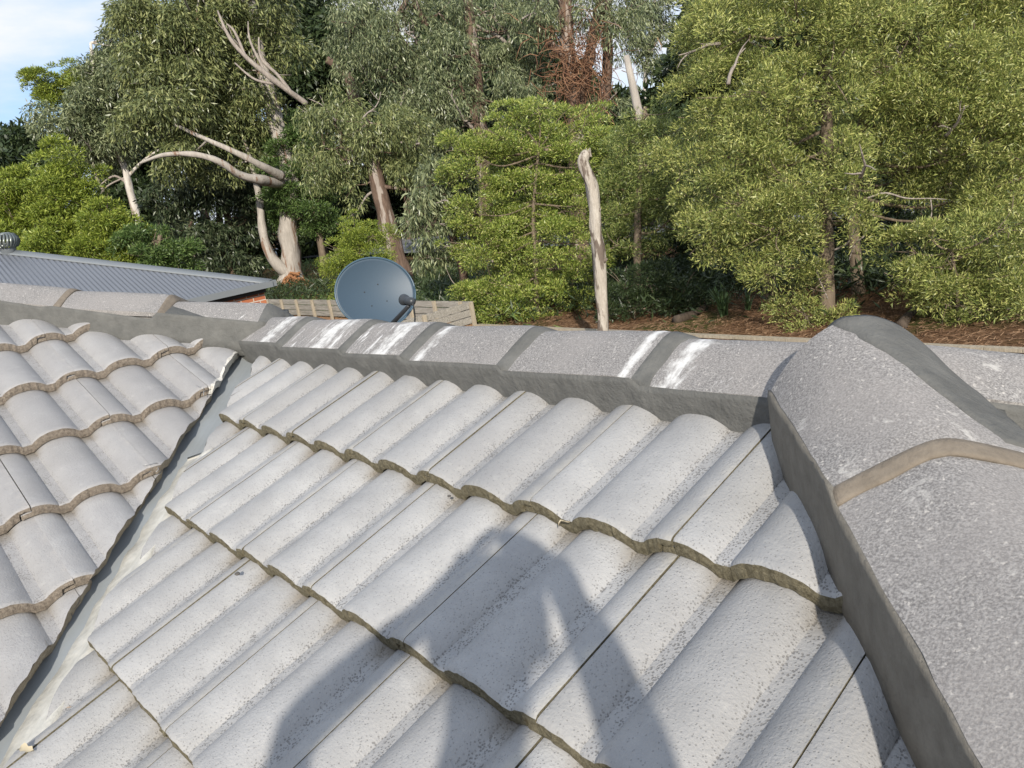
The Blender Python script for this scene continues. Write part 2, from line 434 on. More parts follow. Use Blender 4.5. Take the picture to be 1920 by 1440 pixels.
def sheet(pts, thick, name, mat):
    b = MB(); dn = Vector((0, 0, -thick)); n = len(pts)
    b.loft([[Vector(p) for p in pts], [Vector(p)+dn for p in pts]]); return b.build(name, mat, house)
def zR(x, y, off=0): return TP*y + off
def zL(x, y, off=0): return -.1203 - TP*x + off
def zF(x, y, off=0): return TP*(2*.376 - y) + off
def zE(x, y, off=0): return TP*(1.94 - x) + off
o_ = -.105
J = (-.674, .376); H = (1.564, .376)
ye, xe = -3.4, 5.33
def pt(fn, x, y): return (x, y, fn(x, y, o_))
xv = -.298-ye                          # valley foot
sheet([pt(zR, *J), pt(zR, xv, ye), pt(zR, 1.94-ye, ye), pt(zR, *H)], .03, 'roof_deck', M['deck'])
sheet([pt(zL, *J), pt(zL, -4.2, J[1]-(J[0]+4.2)), pt(zL, -4.2, ye-3), pt(zL, xv, ye-3), pt(zL, xv, ye)], .03, 'roof_deck', M['deck'])
sheet([pt(zE, *H), pt(zE, 1.94-ye, ye), pt(zE, 1.94-ye, 4.15)], .03, 'roof_deck', M['deck'])
sheet([pt(zF, *J), pt(zF, *H), pt(zF, 5.34, 4.15), pt(zF, -8.2, 4.15), pt(zF, -4.2, -3.15)], .03, 'rear_roof_deck', M['tile_side'])

# valley gutter: folded metal sheet below both tile edges
def along_valley(t): return Vector((J[0]+.02+t, J[1]-.02-t, 0))
rows = []
for n_ in range(40):
    t = n_*.09; c = along_valley(t); rr = []
    for sx in (-.16, -.05, -.008, .008, .05, .16):      # across the valley in plan
        x, y = c.x + sx*S2, c.y + sx*S2
        z = max(zR(x, y, -.074), zL(x, y, -.074)) + (.004 if abs(sx) < .01 else 0)
        rr.append(Vector((x, y, z)))
    rows.append(rr + [p - Vector((0, 0, .002)) for p in rr[::-1]])
b = MB(); b.loft(rows); b.build('valley_flashing', M['flash'], house)
# old slurry bedding along the cut edge of the near slope
def bed_strip(name, mat, t0, t1, inner, outer, top, seed):
    rows = []; n = int((t1-t0)/.012)
    for q in range(n+1):
        t = t0 + (t1-t0)*q/n; c = along_valley(t); fade = min(1, q/4, (n-q)/4)
        w_in = inner + .016*mnoise.noise(Vector((t*7, seed, 0))) + .008*mnoise.noise(Vector((t*26, seed, 0)))
        pr = []
        for a, hgt in ((w_in, -.006), (w_in+.006, .008), (w_in+(outer-w_in)*.4, .016), (w_in+(outer-w_in)*.75, top), (outer, top), (outer, -.02)):
            a2 = a if a > 0 else a
            x, y = c.x + a2*S2, c.y + a2*S2
            hn = hgt*fade + .003*mnoise.noise(Vector((x*40, y*40, seed)))*(1 if hgt > 0 else 0)
            pr.append(Vector((x, y, max(zR(x, y, -.073), zL(x, y, -.073)) + hn)))
        rows.append(pr)
    b = MB(); b.loft(rows); return b.build(name, mat, house, True)
bed_strip('valley_bedding', M['slurry'], .46, 2.6, -.016, .10, .034, 1.0)
bed_strip('valley_bedding', M['rust_bed'], .80, .95, .045, .115, .036, 2.0)
bed_strip('valley_bedding', M['rust_bed'], 1.05, 1.13, .05, .115, .034, 3.0)

# ---- ridge and hip caps, and the pointing that carries them
HALF = .126
def cap_prof(Hc, n=14, half=HALF):
    r = .024; k = math.sqrt(half**2+r*r)-r; o = []
    for i in range(n+1):
        s = -half + 2*half*i/n
        o.append((s, Hc*(1-(math.sqrt(s*s+r*r)-r)/k)))
    return o
class Run:
    """plan line (origin o2, direction d2, side s2 pointing at the viewer's slope)"""
    def __init__(s, o2, d2, s2): s.o = Vector((*o2, 0)); s.d = Vector((*d2, 0)).normalized(); s.s = Vector((*s2, 0)).normalized()
    def P(s, a, side, z): q = s.o + s.d*a + s.s*side; q.z = z; return q
def cap_h(s_, Hc, f, half=HALF):
    r = .024; k = math.sqrt(half**2+r*r)-r
    h1 = Hc*(1-(math.sqrt(s_*s_+r*r)-r)/k); h0 = Hc*max(0, 1-(min(1, abs(s_)/half))**2.1)
    f = min(1, f*1.15); f = f*f*(3-2*f)
    return h0*(1-f)+h1*f
def cap(run, a0, a1, z0, z1, H0=.052, H1=.052, smear=0.0, label=None, round_head=False, wash=(99.0, .01)):
    """a1 is the exposed, lapping end; a0 runs under the next cap"""
    rows = []; th = .017; ns = 14
    for q in range(ns+1):
        f = q/ns; a = a0+(a1-a0)*f; z = z0+(z1-z0)*f; Hc = H0+(H1-H0)*f
        pr = cap_prof(Hc)
        if round_head: pr = [(s_, cap_h(s_, Hc, f)) for s_, h in cap_prof(Hc, 24)]
        lift = -.003 if q == ns else 0
        top = [run.P(a + (.0035*mnoise.noise(Vector((s*70, a1*9, 5))) if q == ns else 0), s + (.0012+.0016*(abs(s) > .9*HALF))*mnoise.noise(Vector((a*45, s*20, z0*9))), z+h+lift+.0015*mnoise.noise(Vector((a*12, s*12, a1)))) for s, h in pr]
        bt = [run.P(a, s*(1 if abs(s) < HALF*.99 else .985), z+h-th) for s, h in pr][::-1]
        rows.append(top+bt)
    b = MB(); b.loft(rows)
    o = b.build('ridge_cap', M['cap'], house, True)
    o['smear'] = float(smear); o['wash'] = float(wash[0]); o['wash_width'] = float(wash[1])
    if label: o['label'] = label
    # sharp ends
    bm = bmesh.new(); bm.from_mesh(o.data)
    for f in bm.faces: f.smooth = len(f.verts) == 4
    for e in bm.edges:
        if len(e.link_faces) == 2 and e.calc_face_angle(0) > .6: e.smooth = False
    bm.to_mesh(o.data); bm.free()
    return o
def fillet(run, a, z, zn, w, mat, H1=.052, Hn=.052, sgn=1, drop=0.0):
    """mortar band closing the exposed end of a cap down onto the next one; zn = next cap's edge height at a"""
    pr = cap_prof(H1, 28); pn = cap_prof(Hn, 28); rows = []
    for (s, h), (_, hn) in zip(pr, pn):
        j = .003*mnoise.noise(Vector((s*30, a*9, 2.2)))
        wj = w*(1 + .35*mnoise.noise(Vector((s*16, a*5, 9.9))))
        s2 = s*1.006
        zt = z+h-.0015; zb = zn+hn+.0012
        rows.append([run.P(a-sgn*.02, s2, zt-.012), run.P(a-sgn*.0006, s2, zt), run.P(a+sgn*wj*.35, s2, zt-(zt-zb)*.30+j*.4), run.P(a+sgn*wj*.8, s2, zt-(zt-zb)*.85+j*.4),
                     run.P(a+sgn*wj, s2, zb-.001), run.P(a+sgn*wj, s2, zb-.006-drop), run.P(a-sgn*.02, s2, zb-.006-drop)])
    b = MB(); b.loft(rows); return b.build('mortar_joint', mat, house, True)
def pointing(run, segs, depth, side, mat, name='mortar_bed', lean=.006, half=HALF, step=.012):
    """solid bed below the caps; segs = [(a, z_edge), ...]"""
    rows = []; aa = [s[0] for s in segs]; zz = [s[1] for s in segs]
    a = aa[0]
    while a <= aa[-1]+1e-6:
        z = float(np.interp(a, aa, zz)) - .0004
        def fc(sgn, hgt, base):
            return sgn*(base + .0022*mnoise.noise(Vector((a*11, hgt*30, 5+sgn))) + .0009*mnoise.noise(Vector((a*60, hgt*90, 2))))
        ws = half+.0022
        pr = [run.P(a, fc(1, 0, ws-.02), z-.006), run.P(a, fc(1, .0, ws), z), run.P(a, fc(1, .01, ws+.001), z-.012), run.P(a, fc(1, .03, ws+lean*.3), z-depth*.35),
              run.P(a, fc(1, .05, ws+lean*.7), z-depth*.6), run.P(a, fc(1, .08, ws+lean), z-depth),
              run.P(a, -ws-lean, z-depth), run.P(a, -ws, z), run.P(a, -ws+.02, z-.006), run.P(a, 0, z+.02)]
        rows.append(pr); a += step
    b = MB(); b.loft(rows); return b.build(name, mat, house, True)

ridge = Run((0, .400), (1, 0), (0, -1))
rc = [(-.72, -.274, .128, .145, .20), (-.32, .134, .130, .1445, .24), (.09, .456, .131, .1445, .22), (.41, .846, .130, .1455, .10), (.80, 1.238, .131, .1465, .07), (1.19, 1.60, .131, .137, .16)]
rc = [(a-.027, b_-.027, z0-.010, z1-.010, sm) for a, b_, z0, z1, sm in rc]
for n_, (a0, a1, z0, z1, sm) in enumerate(rc):
    cap(ridge, a0, a1, z0, z1, .056, .056, smear=sm, wash=((-.40, .10), (-.02, .14), (.33, .11), (.50, .045), (1.185, .03), (1.285, .055))[n_], label=('ridge cap smeared white with dried cement wash' if sm > .12 else None))
for (a0, a1, z0, z1, sm), nx in zip(rc[:-1], rc[1:]):
    zn = nx[2] + (nx[3]-nx[2])*(a1-nx[0])/(nx[1]-nx[0])
    fillet(ridge, a1, z1, zn, .041, M['mortar'], .056, .056)
pointing(ridge, [(-.80, .1235)] + sum([[(r[0]+.06, r[2]+.002), (r[1], r[3])] for r in rc[1:]], [(-.301, .1345)]), .115, 1, M['mortar'], lean=-.014)

# hip falling towards the viewer
hip = Run((H[0], H[1]), (1, -1), (-1, -1))
hip.o = Vector(((1.763+.126*math.sqrt(2))/2, (1.763+.126*math.sqrt(2))/2, 0))   # a = (x-y)/sqrt2
cap(hip, .905, 1.199, .150, .110, .092, .045, .13, round_head=True, label= 'broad top cap of the near hip, speckled grey, with pale cement stains')
cap(hip, 1.165, 1.612, .104, .0145, .047, .045, .0)
cap(hip, 1.575, 1.985, .003, -.083, .047, .047, .0)
cap(hip, 1.94, 2.34, -.085, -.20, .047, .047, .0)
fillet(hip, 1.199, .110, .0965, .022, M['mortar_tan'], .045, .047)
fillet(hip, 1.612, .0145, -.0045, .022, M['mortar_tan'], .045, .047)
pointing(hip, [(.90, .150), (1.199, .112), (1.218, .095), (1.612, .0145), (1.985, -.083), (2.34, -.20)], .135, 1, M['mortar_dark'], lean=.002, half=.1275)
# hip falling away on the far side
hip_far = Run((H[0], H[1]), (1, 1), (1, -1))
cap(hip_far, -.02, .42, .158, .045, .05, .05, .05)
cap(hip_far, .38, .80, .035, -.08, .05, .05)
pointing(hip_far, [(-.05, .165), (.42, .04), (.80, -.08)], .11, 1, M['mortar'])
# mortar spread over the far flank of the top cap
rows = []
for q in range(29):
    f = q/28; a = .899 + .285*f; fa = min(1, max(0, (a-.905)/.294))
    z0 = .150 + (.110-.150)*fa; Hc = .092 + (.045-.092)*fa
    s_hi = .036 - .40*(a-.899) + .006*mnoise.noise(Vector((a*40, 3, 3)))
    rr = []
    for k in range(15):
        g = k/14; sd_ = s_hi + (-.127-s_hi)*g
        tk = .0045*min(1, 8*g)*min(1, (1-f)*9+.15) + .0022*mnoise.noise(Vector((a*22, sd_*30, 4))) - (.002 if k == 0 else 0)
        rr.append(hip.P(a, sd_, z0 + cap_h(sd_, Hc, fa) + tk))
    rows.append(rr + [hip.P(a, -.120, z0-.03), hip.P(a, s_hi-.004, z0+cap_h(s_hi, Hc, fa)-.02)])
b = MB(); b.loft(rows); b.build('mortar_joint', M['mortar'], house, True)
# pointing between the near hip cap and the far hip cap
rows = []
for q in range(25):
    f = q/24
    p0 = hip.P(.93+.36*f, -.118+.004*math.sin(f*20), .150-.152*f*.97+.006)
    p1 = hip_far.P(.02+.17*f, .105-.01*f, .160-.055*f)
    mid = (p0+p1)/2 - Vector((0, 0, .010+.01*f))
    jj = Vector((0, 0, .005*mnoise.noise(Vector((f*9, 1, 1)))))
    rows.append([p0+Vector((-.01, -.02, -.01)), p0, (p0*2+mid)/3-Vector((0, 0, .006))+jj, mid+jj, (p1*2+mid)/3+jj*.5, p1+Vector((0, 0, .004)), p1-Vector((0, 0, .12)), p0-Vector((0, 0, .12))])
b = MB(); b.loft(rows); b.build('mortar_bed', M['mortar'], house, True)

# hip of the higher roof, climbing away to the left
lhip = Run((0, 0), (1, 1), (1, -1))
_d = .885 + .126*math.sqrt(2)
lhip.o = Vector((-_d/2, _d/2, 0))     # a = (x+y)/sqrt2
lc = [(-.60, -.150, .270, .182), (-.985, -.500, .372, .268), (-1.37, -.868, .474, .3475), (-1.76, -1.24, .584, .455), (-2.15, -1.62, .69, .565), (-2.55, -2.0, .80, .675)]
for n_, (a0, a1, z0, z1) in enumerate(lc):
    cap(lhip, a0, a1, z0-.012, z1, .045, .045, [.16, .03, .03, 0, 0, 0][n_], 'last cap of the left hip, its blunt end sealed with grey mortar' if n_ == 0 else None)
for c0, c1 in zip(lc[1:], lc[:-1]):
    zn = c1[2]-.012 + (c1[3]-c1[2]+.012)*(c0[1]-c1[0])/(c1[1]-c1[0])
    fillet(lhip, c0[1], c0[3], zn, .020, M['mortar_tan'], .045, .045)
fillet(lhip, -.150, .182, .145, .05, M['mortar'], .045, .03, 1, .10)
seg = []
for c in lc[::-1]: seg += [(c[0]+.07, c[2]-.02), (c[1], c[3])]
seg.sort(); pointing(lhip, seg + [(-.12, .178)], .13, 1, M['mortar'])

# wire tile clips on two of the left tiles
def on_L(px, py, up=.0):
    n_ = Vector((SP, 0, CP)); v = ray(px, py); t = (n_.dot(L0)+up - n_.dot(CAM))/n_.dot(v); return CAM+v*t
for pts in ([(368, 723), (380, 728), (382, 733), (382, 741)], [(268, 873), (292, 868), (294, 872), (297, 880), (292, 885)]):
    p3 = [on_L(x, y, .004 if k < 2 else .002-.004*k) for k, (x, y) in enumerate(pts)]
    MB().tube(smooth_path(p3, 3), .0011, 6).build('tile_clip', M['wire'], house, True)

# walls and gutter of the house, below the slopes
GZ = -3.3                              # yard level
M['brick'] = None
def mat_brick():
    m, t, p = new_mat('red_brick'); c = N(t, 'ShaderNodeTexCoord'); mp_ = N(t, 'ShaderNodeMapping')
    sp = N(t, 'ShaderNodeSeparateXYZ'); L(t, c.outputs['Object'], sp.inputs[0])
    cx = N(t, 'ShaderNodeCombineXYZ'); L(t, math_n(t, 'ADD', sp.outputs[0], sp.outputs[1]), cx.inputs[0]); L(t, sp.outputs[2], cx.inputs[1])
    br = N(t, 'ShaderNodeTexBrick', i_Scale=1.0); L(t, cx.outputs[0], br.inputs['Vector'])
    br.inputs['Brick Width'].default_value = .24; br.inputs['Row Height'].default_value = .086; br.inputs['Mortar Size'].default_value = .009
    br.inputs['Color1'].default_value = (.33, .10, .045, 1); br.inputs['Color2'].default_value = (.42, .15, .07, 1); br.inputs['Mortar'].default_value = (.50, .45, .38, 1)
    L(t, mixc(t, noise_n(t, c.outputs['Object'], 60, 3), br.outputs[0], (.30, .12, .07)), p.inputs['Base Color']) if False else L(t, br.outputs[0], p.inputs['Base Color'])
    p.inputs['Roughness'].default_value = .9; bump(t, p, br.outputs['Fac'], -.5, .006)
    return m
M['brick'] = mat_brick()
b = MB(); b.box(((-4.2+4.9)/2, (-2.9+3.7)/2, (GZ-1.75)/2), (9.1, 6.6, GZ*-1-1.75)); b.build('brick_wall', M['brick'], house)
b = MB(); b.box((-.8, -4.6, (GZ-1.75)/2), (6.8, 3.38, -GZ-1.75)); b.build('brick_wall', M['brick'], house)

# ------------------------------------------------------------------ ground, road
def mat_ground():
    m, t, p = new_mat('bark_mulch_ground'); c = N(t, 'ShaderNodeTexCoord'); v = c.outputs['Object']
    base = mixc(t, maprange(t, noise_n(t, v, 9, 6, .7), .32, .68), (.075, .041, .023), (.25, .145, .080))
    base = mixc(t, maprange(t, noise_n(t, v, 45, 4, .7), .55, .72, 0, .8), base, (.34, .20, .11))
    base = mixc(t, maprange(t, noise_n(t, v, .35, 4, .6), .50, .60, 0, .8), base, (.055, .08, .02))
    L(t, base, p.inputs['Base Color']); p.inputs['Roughness'].default_value = 1; p.inputs['Specular IOR Level'].default_value = .05
    bump(t, p, noise_n(t, v, 30, 6, .75), 1.0, .05); return m
FY = 7.55
xs = sorted(set(list(np.linspace(-60, 30, 91)) + [-700, -400, -200, -120, -80, 50, 100, 250, 600]))
ys = sorted(set([-500, -200, -80, -30, -10, 0, 4, 7.3, 7.5, 7.6] + list(np.linspace(7.7, 60, 90)) + [80, 120, 200, 350, 700]))
def ground_z(x, y):
    if y <= 7.5: return GZ
    if y <= 7.62: return GZ + (y-7.5)/.12*(-1.93-GZ)
    d = min(1, (y-7.6)/1.5)
    return -1.93 + d*(.10*mnoise.noise(Vector((x*.5, y*.5, 3))) + .04*mnoise.noise(Vector((x*1.9, y*1.9, 8)))) + max(0, y-22)*.004
gv = [(x, y, ground_z(x, y)) for y in ys for x in xs]
nx = len(xs); gf = [(j*nx+i, j*nx+i+1, (j+1)*nx+i+1, (j+1)*nx+i) for j in range(len(ys)-1) for i in range(nx-1)]
tag(link('ground', mesh_from(gv, gf), mat_ground(), None, True), kind='structure')
M['asphalt'] = mat_plain('asphalt', (.17, .175, .185), .9, 0, .12, 3)
rows = []
for q in range(41):
    x = 14 - 80*q/40; yc = 18.2 - .085*(x+5) - .0008*(x+5)**2*0
    rows.append([(x, yc-2.6, -1.74), (x, yc, -1.70), (x, yc+2.6, -1.74)])
b = MB(); b.loft(rows, closed=False, caps=False); tag(b.build('road', M['asphalt']), kind='structure')

# ------------------------------------------------------------------ fences
M['pale'] = mat_bark('weathered_pine', (.20, .185, .16), (.42, .395, .35), stretch=(1.5, 20, 20))
M['palev'] = mat_bark('fence_palings', (.22, .13, .075), (.40, .26, .16), stretch=(20, 20, 1.5))
M['post'] = mat_bark('post_timber', (.30, .255, .19), (.46, .40, .31), stretch=(14, 14, 1.5))
def palings(parent, p0, p1, ztop, zbot):
    p0, p1 = Vector(p0), Vector(p1); d = (p1-p0); Ln = d.length; d.normalize(); s = d.cross(Vector((0, 0, 1)))
    b = MB(); a = .05
    while a < Ln:
        h = ztop - random.uniform(.0, .03); c = p0 + d*a + s*random.uniform(-.006, .006); c.z = (h+zbot)/2
        b.box(c, (.095, .014, h-zbot), (d, s, Vector((0, 0, 1)))); a += .10
    return b.build('paling_panel', M['palev'], parent)
def plank_fence(name, label, p0, p1, ztop, posts, sgn):
    t = thing(name, label, 'fence', None)
    p0, p1 = Vector(p0), Vector(p1); d = (p1-p0).normalized(); s = d.cross(Vector((0, 0, 1)))*sgn
    for k in range(3):
        z = ztop - .058 - k*.124
        b = MB(); b.bar(p0+Vector((0, 0, z)), p1+Vector((0, 0, z)), random.uniform(.02, .03), .108)
        b.build('plank', M['pale'], t)
    for a in posts:
        q = p0 + d*a + s*.045
        b = MB(); b.box(q+Vector((0, 0, (ztop+.004+GZ)/2)), (.06, .05, ztop+.004-GZ), (d, s, Vector((0, 0, 1)))); b.build('post', M['post'], t)
    pl = palings(t, p0 - s*.03, p1 - s*.03, ztop-.37, GZ)
    return t
plank_fence('plank_fence', 'grey plank fence on pale posts behind the satellite dish, running off behind the brick house', (-8.93, FY, 0), (-19.2, FY, 0), -1.4, [.25+.78*k for k in range(13)], -1)
plank_fence('plank_fence', 'short plank fence return sloping away from the corner beside the dish', (-8.90, FY-.03, 0), (-8.90, 1.5, 0), -1.4, [.03, 1.0, 2.0, 3.0, 4.0, 5.0], -1)
t = thing('paling_fence', 'low brown paling fence with a pale timber capping rail behind the ridge', 'fence')
palings(t, (-8.8, FY, 0), (5, FY, 0), -1.835, GZ)
for x0, x1 in ((-8.86, -6.9), (-6.895, -3.72), (-3.71, -.9), (-.895, 2.1), (2.105, 5)):
    b = MB(); b.box(((x0+x1)/2, FY, -1.818+random.uniform(-.004, .004)), (x1-x0, .085, .034)); b.build('capping_rail', M['post'], t)

# ------------------------------------------------------------------ neighbour's house
nh = thing('brick_house', 'brick house with a grey corrugated metal hip roof, beyond the left hip', 'house')
M['steel'] = mat_plain('grey_roof_sheet', (.128, .138, .158), .45, .0, .06, 2)
M['trim'] = mat_plain('grey_trim', (.165, .18, .192), .5, .0, .05, 3)
M['dark'] = mat_plain('dark_soffit', (.035, .035, .035), .8)
K = at(500, 528, 16); NP = R_(21); tn = math.tan(NP)
# slope facing us: gutter along -y from K, hip climbs (-1,-1)
verts = []; faces = []; seg = .076/6; ny = int(13/seg)
DEP = 7.5
for i in range(ny+1):
    s_ = i*seg; dmax = min(s_, DEP, 1e9)
    wv = .0085*math.sin(2*math.pi*s_/.076)
    for d in (-.06, 0, dmax*.5, dmax):
        verts.append((K.x - d, K.y - s_, K.z + d*tn + wv))
for i in range(ny):
    for k in range(3): faces.append((i*4+k, i*4+k+1, (i+1)*4+k+1, (i+1)*4+k))
link('metal_roof', mesh_from(verts, faces), M['steel'], nh, True)
b = MB()
def hp(d): return Vector((K.x-d, K.y-d, K.z+d*tn))
rows = []
for q in range(30):
    d = -.08 + (DEP+.08)*q/29; c = hp(d)
    rows.append([c + Vector((0.02, -.17, .0)) + Vector((0, 0, .010)), c + Vector((.01, -.10, .026)), c+Vector((-.015, .015, .058)), c+Vector((-.10, .01, .026)), c+Vector((-.17, .02, .01)), c+Vector((0, 0, -.06))])
b.loft(rows); b.build('hip_flashing', M['trim'], nh, True)
# far slope and ridge, plain
b = MB(); e = hp(DEP)
b.loft([[K+Vector((0, 0, -.01)), e+Vector((0, 0, -.01)), e+Vector((-6, 0, -.01)), K+Vector((-12, 0, -.01))], [K+Vector((0, 0, -.05)), e+Vector((0, 0, -.05)), e+Vector((-6, 0, -.05)), K+Vector((-12, 0, -.05))]])
b.build('rear_slope', M['steel'], nh)
b = MB(); b.loft([[hp(DEP)+Vector((0.05, 0, 0)), hp(DEP)+Vector((.05, -6, 0)), hp(DEP)+Vector((-6, -6, 0)), hp(DEP)+Vector((-6, 0, 0))], [hp(DEP)+Vector((0.05, 0, .05)), hp(DEP)+Vector((.05, -6, .05)), hp(DEP)+Vector((-6, -6, .05)), hp(DEP)+Vector((-6, 0, .05))]]); b.build('ridge_flashing', M['trim'], nh)
b = MB(); b.box(K+Vector((.075, -5.45, -.05)), (.13, 11, .11)); b.build('gutter', M['trim'], nh)
b = MB(); b.box(K+Vector((-6, .075, -.05)), (12.2, .13, .11)); b.build('gutter', M['trim'], nh)
b = MB(); b.box(K+Vector((-.03, -5.5, -.147)), (.03, 10.9, .08)); b.build('fascia', M['dark'], nh)
b = MB(); b.box(K+Vector((-5.7, -5.6, -.175)), (11.28, 10.9, .02)); b.build('soffit', M['dark'], nh)
b = MB(); b.box(Vector((K.x-.10-5.3, K.y-.05-5.3, (K.z-.19+GZ)/2)), (10.6, 10.6, K.z-.19-GZ)); b.build('brick_wall', M['brick'], nh)
# spinning roof vent, at rest
vt = at(14, 452, 22.0)
M['vent'] = mat_plain('vent_metal', (.20, .22, .21), .35, .6, .1, 6)
hv = min((hp(.05*k) for k in range(40, 200)), key=lambda q: abs((960+F_PX*(q-CAM).dot(_r)/(q-CAM).dot(_f))-14)); c = hv + Vector((0, 0, .06))
b = MB(); b.lathe([(.13, -.35), (.13, .0), (.15, .02)], c); vbase = b.build('roof_vent', M['trim'], nh, True)
b = MB()
for k in range(22):
    th = 2*math.pi*k/22; rows = []
    for q in range(9):
        f = q/8; rr = .12 + .10*math.sin(math.pi*(.12+.80*f)); th2 = th + .30*f
        for_ = []
        for dth, dr in ((0, 0), (.20, .022), (.20, .012), (0, -.010)):
            for_.append(c + Vector((math.cos(th2+dth)*(rr+dr), math.sin(th2+dth)*(rr+dr),   .02+.26*f)))
        rows.append(for_)
    b.loft(rows)
b.lathe([(.15, .27), (.10, .30), (.02, .31)], c)
b.build('vent_turbine', M['vent'], vbase, True)

# ------------------------------------------------------------------ satellite dish on the far slope
DD = 7.5
dc = at(705, 549, DD)
dish = thing('satellite_dish', 'blue grey oval satellite dish with a dark feed arm, standing behind the ridge', 'satellite dish', loc=(0, 0, 0))
M['dish'] = mat_plain('dish_paint', (.040, .068, .098), .5, 0, .05, 3)
M['dishrim'] = mat_plain('dish_rim', (.05, .09, .125), .35, 0, .05, 3)
M['black'] = mat_plain('black_plastic', (.02, .022, .025), .45)
M['lnb'] = mat_plain('grey_plastic', (.035, .04, .046), .4)
toc = (CAM-dc); az = math.atan2(toc.y, toc.x) + R_(16); el = R_(17)
dn = Vector((math.cos(az)*math.cos(el), math.sin(az)*math.cos(el), math.sin(el)))
dx = Vector((0, 0, 1)).cross(dn).normalized(); dy = dn.cross(dx)
tw = R_(-7); dx, dy = dx*math.cos(tw)+dy*math.sin(tw), dy*math.cos(tw)-dx*math.sin(tw)
RX, RY, DEPTH = .362, .322, .065
def dp(r, th, off=0): return dc + dx*RX*r*math.cos(th) + dy*RY*r*math.sin(th) + dn*(DEPTH*(r*r-1) + off)
nseg = 56
rows = [[dp(r, 2*math.pi*k/nseg) for k in range(nseg)] for r in [.002]+[i/14 for i in range(1, 15)]]
rows += [[dp(r, 2*math.pi*k/nseg, -.006) for k in range(nseg)] for r in [i/14 for i in range(14, 0, -1)]+[.002]]
b = MB(); b.loft(rows); b.build('reflector', M['dish'], dish, True)
b = MB(); b.tube([dp(1.005, 2*math.pi*k/nseg, -.002) for k in range(nseg+1)], .008, 8); b.build('rim', M['dishrim'], dish, True)
for ang, rr in ((160, .26), (66, .30), (-38, .36), (250, .34)):
    th = math.radians(ang); q = dp(rr, th)
    b = MB(); b.lathe([(.006, -.002), (.006, .003), (.003, .005)], q, dn, 10); b.build('bolt', M['black'], dish, True)
lp = at(762, 563, DD-.46); foot = dp(1.0, math.radians(-78)) - dn*.03
ax = (dp(0.1, 0)-lp).normalized()
b = MB(); b.tube([foot - dn*.05, foot, lp - ax*.03 - dy*.045], [.022, .022, .018], 8); b.build('feed_arm', M['black'], dish, True)
b = MB(); b.lathe([(.016, -.13), (.034, -.11), (.034, -.03), (.030, 0), (.044, .014), (.050, .05), (.044, .056), (.026, .057)], lp, ax, 18); ln = b.build('feed_horn', M['lnb'], dish, True)
b = MB(); b.tube(smooth_path([lp-ax*.09, lp-ax*.12-dy*.03, lp-ax*.06-dy*.16+dx*.02, lp+ax*.0-dy*.24+dx*.01, foot*.6+lp*.4-dy*.08, foot*.85+lp*.15], 6), .007, 6); b.build('cable', M['black'], dish, True)
mb_ = dc - dn*.16; rt = Vector((mb_.x, mb_.y, zF(mb_.x, mb_.y, -.04)))
b = MB(); b.tube([rt, Vector((rt.x, rt.y, mb_.z-.05)), mb_+Vector((0, 0, .02))], .024, 10); b.tube([mb_, dc-dn*.079], .02, 8); b.box(dc-dn*.09, (.02, .16, .16), (dn, dx, dy)); b.build('mast', M['black'], dish, True)
b = MB(); b.box(rt+Vector((0, 0, -.01)), (.2, .2, .04), (Vector((1, 0, 0)), Vector((0, CP, -SP)), Vector((0, SP, CP)))); b.build('mast_foot', M['black'], dish)

# ------------------------------------------------------------------ trees
def leaf_mesh(pos, dirs, lens, wids):
    """one curved kite per leaf"""
    n = len(pos); pos = pos.astype(np.float32)
    dirs = dirs/np.linalg.norm(dirs, axis=1, keepdims=True)
    rv = rng.normal(size=(n, 3)); side = np.cross(dirs, rv); side /= np.linalg.norm(side, axis=1, keepdims=True)+1e-9
    nrm = np.cross(side, dirs)
    l = lens[:, None]; w_ = wids[:, None]
    bend = nrm*(l*.12)
    v = np.empty((n, 4, 3), np.float32)
    v[:, 0] = pos; v[:, 1] = pos + dirs*l*.45 + side*w_*.5 + bend; v[:, 2] = pos + dirs*l; v[:, 3] = pos + dirs*l*.45 - side*w_*.5 + bend
    me = bpy.data.meshes.new('crown')
    me.vertices.add(n*4); me.loops.add(n*4); me.polygons.add(n)
    me.vertices.foreach_set('co', v.ravel()); me.loops.foreach_set('vertex_index', np.arange(n*4, dtype=np.int32))
    me.polygons.foreach_set('loop_start', np.arange(0, n*4, 4, dtype=np.int32)); me.polygons.foreach_set('loop_total', np.full(n, 4, np.int32))
    me.update(calc_edges=True)
    return me
def unit(n):
    v = rng.normal(size=(n, 3)); return v/np.linalg.norm(v, axis=1, keepdims=True)
STY = {  # clump radius, leaves per clump, leaf length, width, outward, down, random
    'wattle': dict(rc=.25, nl=350, ln=(.042, .085), wd=.165, out=.8, down=-.10, rnd=.9, sq=.72, cov=.54, up=.45),
    'bushy':  dict(rc=.23, nl=270, ln=(.042, .075), wd=.22, out=.9, down=-.15, rnd=.8, sq=.58, cov=.58, up=.5),
    'gum':    dict(rc=.45, nl=300, ln=(.09, .165), wd=.19, out=.3, down=.7, rnd=.55, sq=.85, cov=.66, up=.35),
    'gumfar': dict(rc=.62, nl=380, ln=(.13, .22), wd=.22, out=.35, down=.55, rnd=.6, sq=.8, cov=.7, up=.4),
    'soft':   dict(rc=.42, nl=360, ln=(.08, .14), wd=.24, out=.7, down=.0, rnd=.75, sq=.5, cov=.72, up=.5),
    'far':    dict(rc=1.0, nl=260, ln=(.28, .42), wd=.34, out=.5, down=.3, rnd=.8, sq=.7, cov=.85, up=.3),
}
